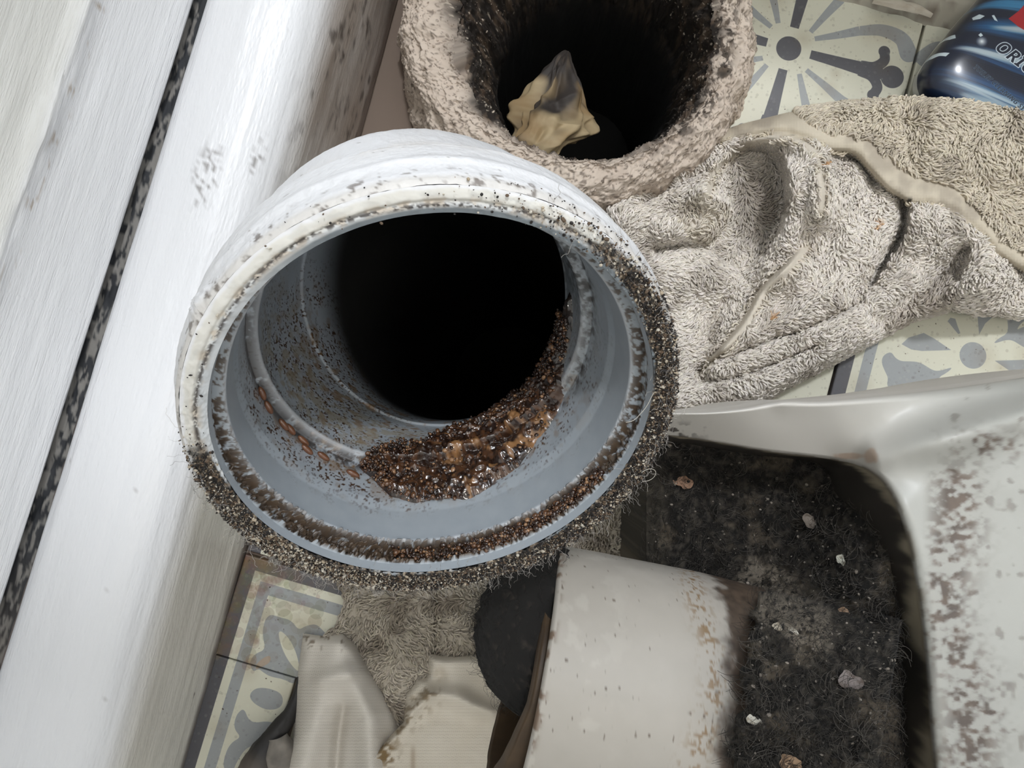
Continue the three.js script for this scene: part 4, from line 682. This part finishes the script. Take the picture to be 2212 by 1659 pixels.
    c = mix(c, [0.58, 0.55, 0.49], sm(0.58, 0.66, fbm(Math.cos(a) * 58 * 0.103 + 9, Math.sin(a) * 58 * 0.103 + 9, d * 1000 * 0.103, 5)) * 0.5 * sm(0.5, 0.1, D));
    c = mix(c, [0.09, 0.055, 0.03], sm(0.80, 0.85, fbm(Math.cos(a) * 58 * 0.759 + 9, Math.sin(a) * 58 * 0.759 + 9, d * 1000 * 0.759, 2)) * 0.8);
    c = mix(c, [0.25, 0.15, 0.06], bump(D - 0.74 - 0.04 * Math.sin(a * 4), 0.06) * sm(0.52, 0.6, fbm(Math.cos(a) * 58 * 0.621 + 9, Math.sin(a) * 58 * 0.621 + 9, d * 1000 * 0.621, 4)) * 0.85);
    c = mix(c, mix([0.025, 0.02, 0.017], [0.17, 0.12, 0.085], fbm(Math.cos(a) * 58 * 0.345 + 9, Math.sin(a) * 58 * 0.345 + 9, d * 1000 * 0.345, 3)), sm(0.80, 0.88, D + 0.14 * (fbm(Math.cos(a) * 58 * 0.207 + 9, Math.sin(a) * 58 * 0.207 + 9, d * 1000 * 0.207, 4) - 0.5) + 0.07 * sm(1.2, 0.5, a)));
    c = mix(c, [0.14, 0.075, 0.035], (1 - sm(0, 0.05, D)) * sm(0.5, 0.6, fbm(Math.cos(a) * 58 * 0.276 + 9, Math.sin(a) * 58 * 0.276 + 9, d * 1000 * 0.276, 4)) * 0.9); if (v < 0.14) c = [0.09, 0.055, 0.03];
    return { p: tubeP(d, r, a), c };
  }, true);
  part('outlet_spigot', spig, phys({ vertexColors: true, roughness: 0.5, clearcoat: 0.1, clearcoatRoughness: 0.35 }), pan);
  // brown stained inner sleeve and the black fuzzy clump bulging out of it
  part('inner_sleeve', grid(160, 40, (u, v) => { const a = u * 6.2832, w = 0.5 * Math.abs(v - 0.5); const out = v < 0.5 ? 0.050 : 0.046, t = v < 0.5 ? v * 2 : (1 - v) * 2; return { p: tubeP(0.02 - (0.0235 + 0.009 * Math.max(0, Math.cos(a))) * t + 0.0015 * (fbm(Math.cos(a) * 3, Math.sin(a) * 3, 1, 3) - 0.5), out - 0.0005 * w, a), c: mix([0.035, 0.02, 0.01], [0.10, 0.062, 0.03], fbm(Math.cos(a) * 8, Math.sin(a) * 8, v * 4, 4)) }; }, true), std({ vertexColors: true, roughness: 0.5 }), pan);
  const cl = new THREE.Vector3(0, 0, 0), clump = grid(200, 120, (u, v) => { const a = u * 6.2832, b = v * Math.PI / 2, n = fbm(Math.cos(a) * Math.sin(b) * 12, Math.sin(a) * Math.sin(b) * 12, Math.cos(b) * 12, 4) - 0.5, r = 0.040 * Math.sin(b) * (1 + 0.08 * n); const p = tubeP(-0.034 * Math.cos(b) - 0.003 + n * 0.006, r, a); p.addScaledVector(sd, -0.0195).addScaledVector(ax, 0.007); return { p, c: mix([0.014, 0.013, 0.012], [0.05, 0.042, 0.035], sm(0.1, 0.3, n)) }; }, true);
  const wad = group('dirt_clump', 'black fuzzy clump of dirt bulging out of the toilet outlet mouth', 'dirt clump'); part('clump_body', clump, std({ vertexColors: true, roughness: 1 }), wad); const clumpG = clump;
  // dusty floor of the hollow: mound over the trapway, falling away towards the far left
  const inX = (x, y, h) => { const p = at(x, y, h).sub(mouth); return [p.dot(ax), p.dot(sd)]; };
  const hollow = [...smooth(lip, 4), [1392, 1850], [1392, 925]];
  const bedH = (x, y) => {
    if (!inside(x, y, hollow)) return 0.15;
    const [d, s] = inX(x, y, 0.262), over = Math.abs(s) < 0.064 ? HA - 0.008 + Math.sqrt(0.064 ** 2 - s * s) : 0; let h = 0.165 + 0.02 * sm(1500, 1900, x) + 0.012 * sm(1100, 960, y) + 0.05 * sm(1640, 1950, x) * sm(960, 1150, y);
    const hump = Math.max(h, over) - h; h += hump * sm(len * 0.84, len * 0.95, d + 0.012 * (fbm(x / 25, y / 25, 8, 3) - 0.5)) * sm(len * 2.2, len * 1.5, d) + 0.02 * sm(1150, 1400, y) * sm(1500, 1650, x);
    return Math.min(h, over && d < len * 1.6 ? 1 : 0.236) + 0.010 * (fbm(x / 70, y / 70, 2, 4) - 0.5) + 0.006 * (fbm(x / 16, y / 16, 4, 3) - 0.5);
  };
  const bed = grid(240, 260, (u, v) => {
    const x = 1392 + u * 700, y = 925 + v * 900, h = bedH(x, y); let p = at(x, y, h); if (u === 0 || u === 1 || v === 0 || v === 1) p.y = 0.002;
    const n = fbm(x / 9, y / 9, 6, 4); let c = mix([0.008, 0.007, 0.006], [0.05, 0.043, 0.034], sm(0.45, 0.72, n)); c = mix(c, [0.15, 0.12, 0.085], sm(0.58, 0.72, fbm(x / 60, y / 50, 3, 4)) * 0.45);
    c = mix(c, [0.24, 0.205, 0.16], (1 - sm(30, 80, distLine(x, y, [[1640, 1265], [1700, 1310], [1750, 1360]])[0] + 40 * (fbm(x / 20, y / 20, 5, 3) - 0.5))) * 0.75 * sm(0.4, 0.55, n + 0.1));
    c = mix(c, [0.10, 0.085, 0.06], sm(1460, 1420, x) * sm(1000, 1060, y) * 0.3);
    return { p, c };
  });
  const dust = group('dust_bed', 'thick black dust and fluff filling the hollow behind the toilet pan', 'dust'); dust.userData.kind = 'stuff';
  part('dust_layer', bed, std({ vertexColors: true, roughness: 1 }), dust);
  seed = 77; const hs = []; for (let i = 0; i < 2; i++) { const a = []; let x = 0, y = 0, h = rr(-1, 1); for (let k = 0; k < 6; k++) { a.push(new THREE.Vector3(x, rr(0, 0.0016), y)); h += rr(-0.7, 0.7); x += Math.cos(h) * 0.0022; y += Math.sin(h) * 0.0022; } hs.push(new THREE.TubeGeometry(new THREE.CatmullRomCurve3(a), 8, 0.00009, 3)); }
  const NF = 5200, fb = inst('dust_fibres', mergeGeometries(hs), std({ color: 0xffffff, roughness: 1 }), NF, dust);
  for (let i = 0; i < NF; i++) {
    let x, y; do { x = rr(1400, 2030); y = rr(950, 1700); if (rnd() < 0.15) { x = rr(1480, 1580); y = rr(1190, 1700); } } while (!inside(x, y, hollow));
    const p = at(x, y, bedH(x, y) + 0.0008); M4.compose(p, Q.setFromEuler(new THREE.Euler(rr(-0.3, 0.3), rnd() * 6.3, rr(-0.3, 0.3))), S3.setScalar(rr(0.35, 1.1))); fb.setMatrixAt(i, M4); const g = 0.02 + 0.12 * Math.pow(rnd(), 2); fb.setColorAt(i, COL.setRGB(g, g * 0.9, g * 0.78));
  }
  { const pc = clumpG.attributes.position, N2 = 900, f2 = inst('clump_fibres', mergeGeometries(hs), std({ color: new THREE.Color(0.03, 0.027, 0.024), roughness: 1 }), N2, wad); for (let i = 0; i < N2; i++) { M4.compose(new THREE.Vector3().fromBufferAttribute(pc, Math.floor(rnd() * pc.count)), Q.setFromEuler(new THREE.Euler(rnd() * 6, rnd() * 6, rnd() * 6)), S3.setScalar(rr(0.3, 0.8))); f2.setMatrixAt(i, M4); } }
  const NK = 2600, gk = inst('dust_grains', new THREE.IcosahedronGeometry(1, 0), std({ color: 0xffffff, roughness: 0.9 }), NK, dust);
  for (let i = 0; i < NK; i++) { let x, y; do { x = rr(1400, 2030); y = rr(960, 1700); } while (!inside(x, y, hollow)); const k = rr(0.0002, 0.0008), p = at(x, y, bedH(x, y) + k * 0.6); M4.compose(p, Q.setFromEuler(new THREE.Euler(rnd() * 6, rnd() * 6, rnd() * 6)), S3.set(k, k * 0.6, k * rr(0.7, 1.6))); gk.setMatrixAt(i, M4); const g = rnd() < 0.8 ? rr(0.015, 0.06) : rr(0.15, 0.35); gk.setColorAt(i, COL.setRGB(g, g * 0.88, g * 0.74)); }
  // flakes and chips lying on the dust
  const chips = [[1552, 1472, 24, [0.36, 0.27, 0.17], 'curled tan leaf scrap lying in the dust beside the outlet spigot'], [1818, 1208, 13, [0.52, 0.52, 0.44], 'pale angular paint chip lying in the upper middle of the dark dust'], [1752, 1128, 18, [0.2, 0.17, 0.14], 'grey paint chip on the dust just below the toilet rim'], [1474, 1040, 18, [0.33, 0.2, 0.13], 'pinkish flake of plaster in the dust nearest the pipe mouth'], [1676, 1351, 8, [0.55, 0.5, 0.4], 'small cream crumb at the end of the pale dust streak'], [1711, 1361, 8, [0.5, 0.47, 0.4], 'small pale crumb right of the cream crumb on the dust streak'], [1820, 1320, 11, [0.34, 0.23, 0.15], 'rounded tan crumb in the middle of the dark dust'], [1624, 1553, 10, [0.55, 0.53, 0.46], 'white star shaped paint chip low in the dark dust'], [1833, 1468, 18, [0.22, 0.19, 0.18], 'greyish lint flake low right in the dark dust'], [1704, 1645, 16, [0.36, 0.24, 0.15], 'brown flake at the very bottom edge of the dark dust']];
  chips.forEach(([x, y, r, c, label], k) => {
    const R = r / 4600, p = at(x, y, bedH(x, y)), n = 9; seed = 300 + k; const ph = rnd() * 6, g = grid(36, 10, (u, v) => { const a = u * 6.2832, w = R * v * (0.75 + 0.5 * vn(Math.cos(a) * 2 + k * 7, Math.sin(a) * 2, 3)) * (1 - 0.25 * Math.cos(a * 2 + ph)); return { p: new THREE.Vector3(Math.cos(a) * w, 0.0012 + R * 0.35 * v * v * Math.sin(a * 2 + k) + 0.0004 * v, Math.sin(a) * w), c: mix(c, [c[0] * 0.5, c[1] * 0.45, c[2] * 0.4], sm(0.5, 0.7, fbm(Math.cos(a) * v * 3, Math.sin(a) * v * 3, k, 3))) }; }, true);
    const o = solid('debris_flake', g, std({ vertexColors: true, roughness: 0.75 }), label, 'flake'); o.position.copy(p).y += R * 0.2;
  });
}

// ---------------------------------------------------------------- blue bottle of toilet cleaner lying on its back
{
  const b = group('cleaner_bottle', 'dark blue toilet cleaner bottle lying on the tiles with a printed label', 'bottle');
  // local x runs along the lettering, local y towards the cap, z out of the label face; origin is the lower left corner
  const tx = new THREE.Vector3(0.77, 0, 0.64).normalize(), ty = new THREE.Vector3(0.64, 0, -0.77).normalize(), TH = 0.024, W = 0.105, HH = 0.2;
  const cor = at(1948, 196, TH);
  const N = 1024, c = document.createElement('canvas'); c.width = c.height = N; const x = c.getContext('2d'), K = N / 0.2;
  x.fillStyle = '#121b30'; x.fillRect(0, 0, N, N);
  // canvas pixels per photo pixel near the label, and the photo's own layout turned onto it
  const PXB = K / 3100, ctr = [1986, 168], toC = (px, py) => { const dx = px - ctr[0], dy = py - ctr[1], u = dx * 0.769 + dy * 0.639, v = dx * 0.639 - dy * 0.769; return [u * PXB + 0.012 * K, N - v * PXB - 0.012 * K]; };
  seed = 12;
  const streak = (x0, y0, x1, y1, w, col, a) => { for (let i = 0; i < 26; i++) { const t = (i - 13) / 13, [ax_, ay] = toC(x0 + rr(-6, 14), y0 + t * w * 0.4), [bx, by] = toC(x1 + rr(-30, 30), y1 + t * w); const g = x.createLinearGradient(ax_, ay, bx, by); g.addColorStop(0, `rgba(${col},0)`); g.addColorStop(0.35, `rgba(${col},${a * (1 - Math.abs(t))})`); g.addColorStop(1, `rgba(${col},${a * 0.6 * (1 - Math.abs(t))})`); x.strokeStyle = g; x.lineWidth = rr(4, 13); x.beginPath(); x.moveTo(ax_, ay); x.lineTo(bx, by); x.stroke(); } };
  streak(2020, 140, 2330, 290, 46, '30,78,124', 0.5); streak(2030, 175, 2330, 330, 40, '28,74,118', 0.45); streak(2075, 95, 2330, 190, 34, '34,84,132', 0.5); streak(2095, 45, 2330, 80, 40, '40,100,150', 0.75); streak(2120, -10, 2330, 20, 26, '60,130,175', 0.8);
  streak(2070, 95, 2260, 150, 13, '176,190,196', 0.55); streak(2045, 165, 2250, 260, 12, '165,182,190', 0.55); streak(2150, 55, 2330, 75, 14, '178,192,200', 0.55); streak(2080, 200, 2230, 270, 9, '150,170,180', 0.5);
  x.strokeStyle = 'rgba(12,18,34,0.9)'; for (let i = 0; i < 8; i++) { x.lineWidth = 4; x.beginPath(); x.moveTo(...toC(2090 + i * 5, 128 + i * 5)); x.lineTo(...toC(2330, 205 + i * 7)); x.stroke(); }
  x.fillStyle = '#cfdde2'; for (const pts of [[[2039, 96], [2047, 92], [2056, 101], [2066, 108], [2058, 115], [2050, 108], [2042, 107]], [[2073, 58], [2080, 53], [2088, 58], [2085, 70], [2077, 68]], [[2124, 22], [2137, 17], [2145, 25], [2135, 31], [2123, 30]], [[2158, 26], [2163, 25], [2169, 42], [2162, 38]], [[2125, 72], [2131, 67], [2135, 74], [2129, 77]], [[2048, 15], [2060, 3], [2063, 6], [2054, 15]]]) { x.beginPath(); pts.forEach((p, i) => i ? x.lineTo(...toC(...p)) : x.moveTo(...toC(...p))); x.fill(); }
  { const [a, d] = toC(2131, 88), g = x.createRadialGradient(a, d, 0, a, d, 22); g.addColorStop(0, 'rgba(240,248,250,1)'); g.addColorStop(1, 'rgba(240,248,250,0)'); x.fillStyle = g; x.fillRect(a - 24, d - 24, 48, 48); }
  const text = (s, px, py, size, rot, fill, line, lw) => { x.save(); x.translate(...toC(px, py)); x.rotate(rot); x.font = `italic bold ${size}px sans-serif`; x.lineWidth = lw; x.strokeStyle = line; if (lw) x.strokeText(s, 0, 0); x.fillStyle = fill; x.fillText(s, 0, 0); x.restore(); };
  text('ORIGINAL', 2155, 104, 66, 0.0, '#10182c', '#cfdbe2', 6);
  text('TOILET CLEANING SYSTEM', 2108, 148, 24, 0.06, '#0c1322', 'rgba(150,180,200,0.6)', 1.5);
  x.fillStyle = '#b0242c'; for (const pts of [[[2192, 36], [2216, 18], [2240, -8], [2262, -8], [2262, 70], [2240, 72], [2212, 54], [2199, 42]]]) { x.beginPath(); pts.forEach((p, i) => i ? x.lineTo(...toC(...p)) : x.moveTo(...toC(...p))); x.fill(); }
  const map = new THREE.CanvasTexture(c); map.colorSpace = THREE.SRGBColorSpace; map.anisotropy = 8;
  // outline: rounded corners, sides drawn in to the neck
  const oc = new THREE.CatmullRomCurve3([[0.020, 0.003], [0.05, 0.0], [0.085, 0.003], [0.1005, 0.012], [0.105, 0.03], [0.105, 0.08], [0.1, 0.13], [0.082, 0.168], [0.066, 0.185], [0.066, 0.2], [0.039, 0.2], [0.039, 0.185], [0.023, 0.168], [0.005, 0.13], [0.0, 0.08], [0.0, 0.03], [0.005, 0.012]].map(([a, d]) => new THREE.Vector3(a, d, 0)), true, 'catmullrom', 0.5), op = oc.getSpacedPoints(240);
  const half = (top) => grid(240, 50, (u, v) => {
    const q = op[Math.round(u * 240) % 240], r = Math.sin(v * Math.PI / 2), cx = 0.0525, cy = 0.07 + 0.05 * 0, X = cx + (q.x - cx) * r, Y = (q.y > 0.13 ? 0.1 : cy) + (q.y - (q.y > 0.13 ? 0.1 : cy)) * r, neck = 1 - 0.45 * sm(0.15, 0.19, Y), z = TH * neck * Math.pow(Math.max(0, 1 - Math.pow(r, 6)), 0.42) * (top ? 1 : -0.93);
    const p = cor.clone().addScaledVector(tx, X).addScaledVector(ty, Y); p.y = TH + z; return { p, uv: [(X + 0.012) / 0.2, (Y + 0.012) / 0.2] };
  });
  part('label_face', half(true), phys({ map, roughness: 0.28, clearcoat: 0.6, clearcoatRoughness: 0.15 }), b);
  part('bottle_body', half(false), phys({ color: new THREE.Color(0.6, 0.6, 0.55), roughness: 0.35 }), b);
  const cap = part('cap', new THREE.CylinderGeometry(0.014, 0.016, 0.03, 32), std({ color: new THREE.Color(0.5, 0.03, 0.03), roughness: 0.4 }), b); cap.position.copy(cor.clone().addScaledVector(tx, 0.0525).addScaledVector(ty, 0.212)); cap.quaternion.setFromUnitVectors(UP, ty);
}

renderer.render(scene, camera);
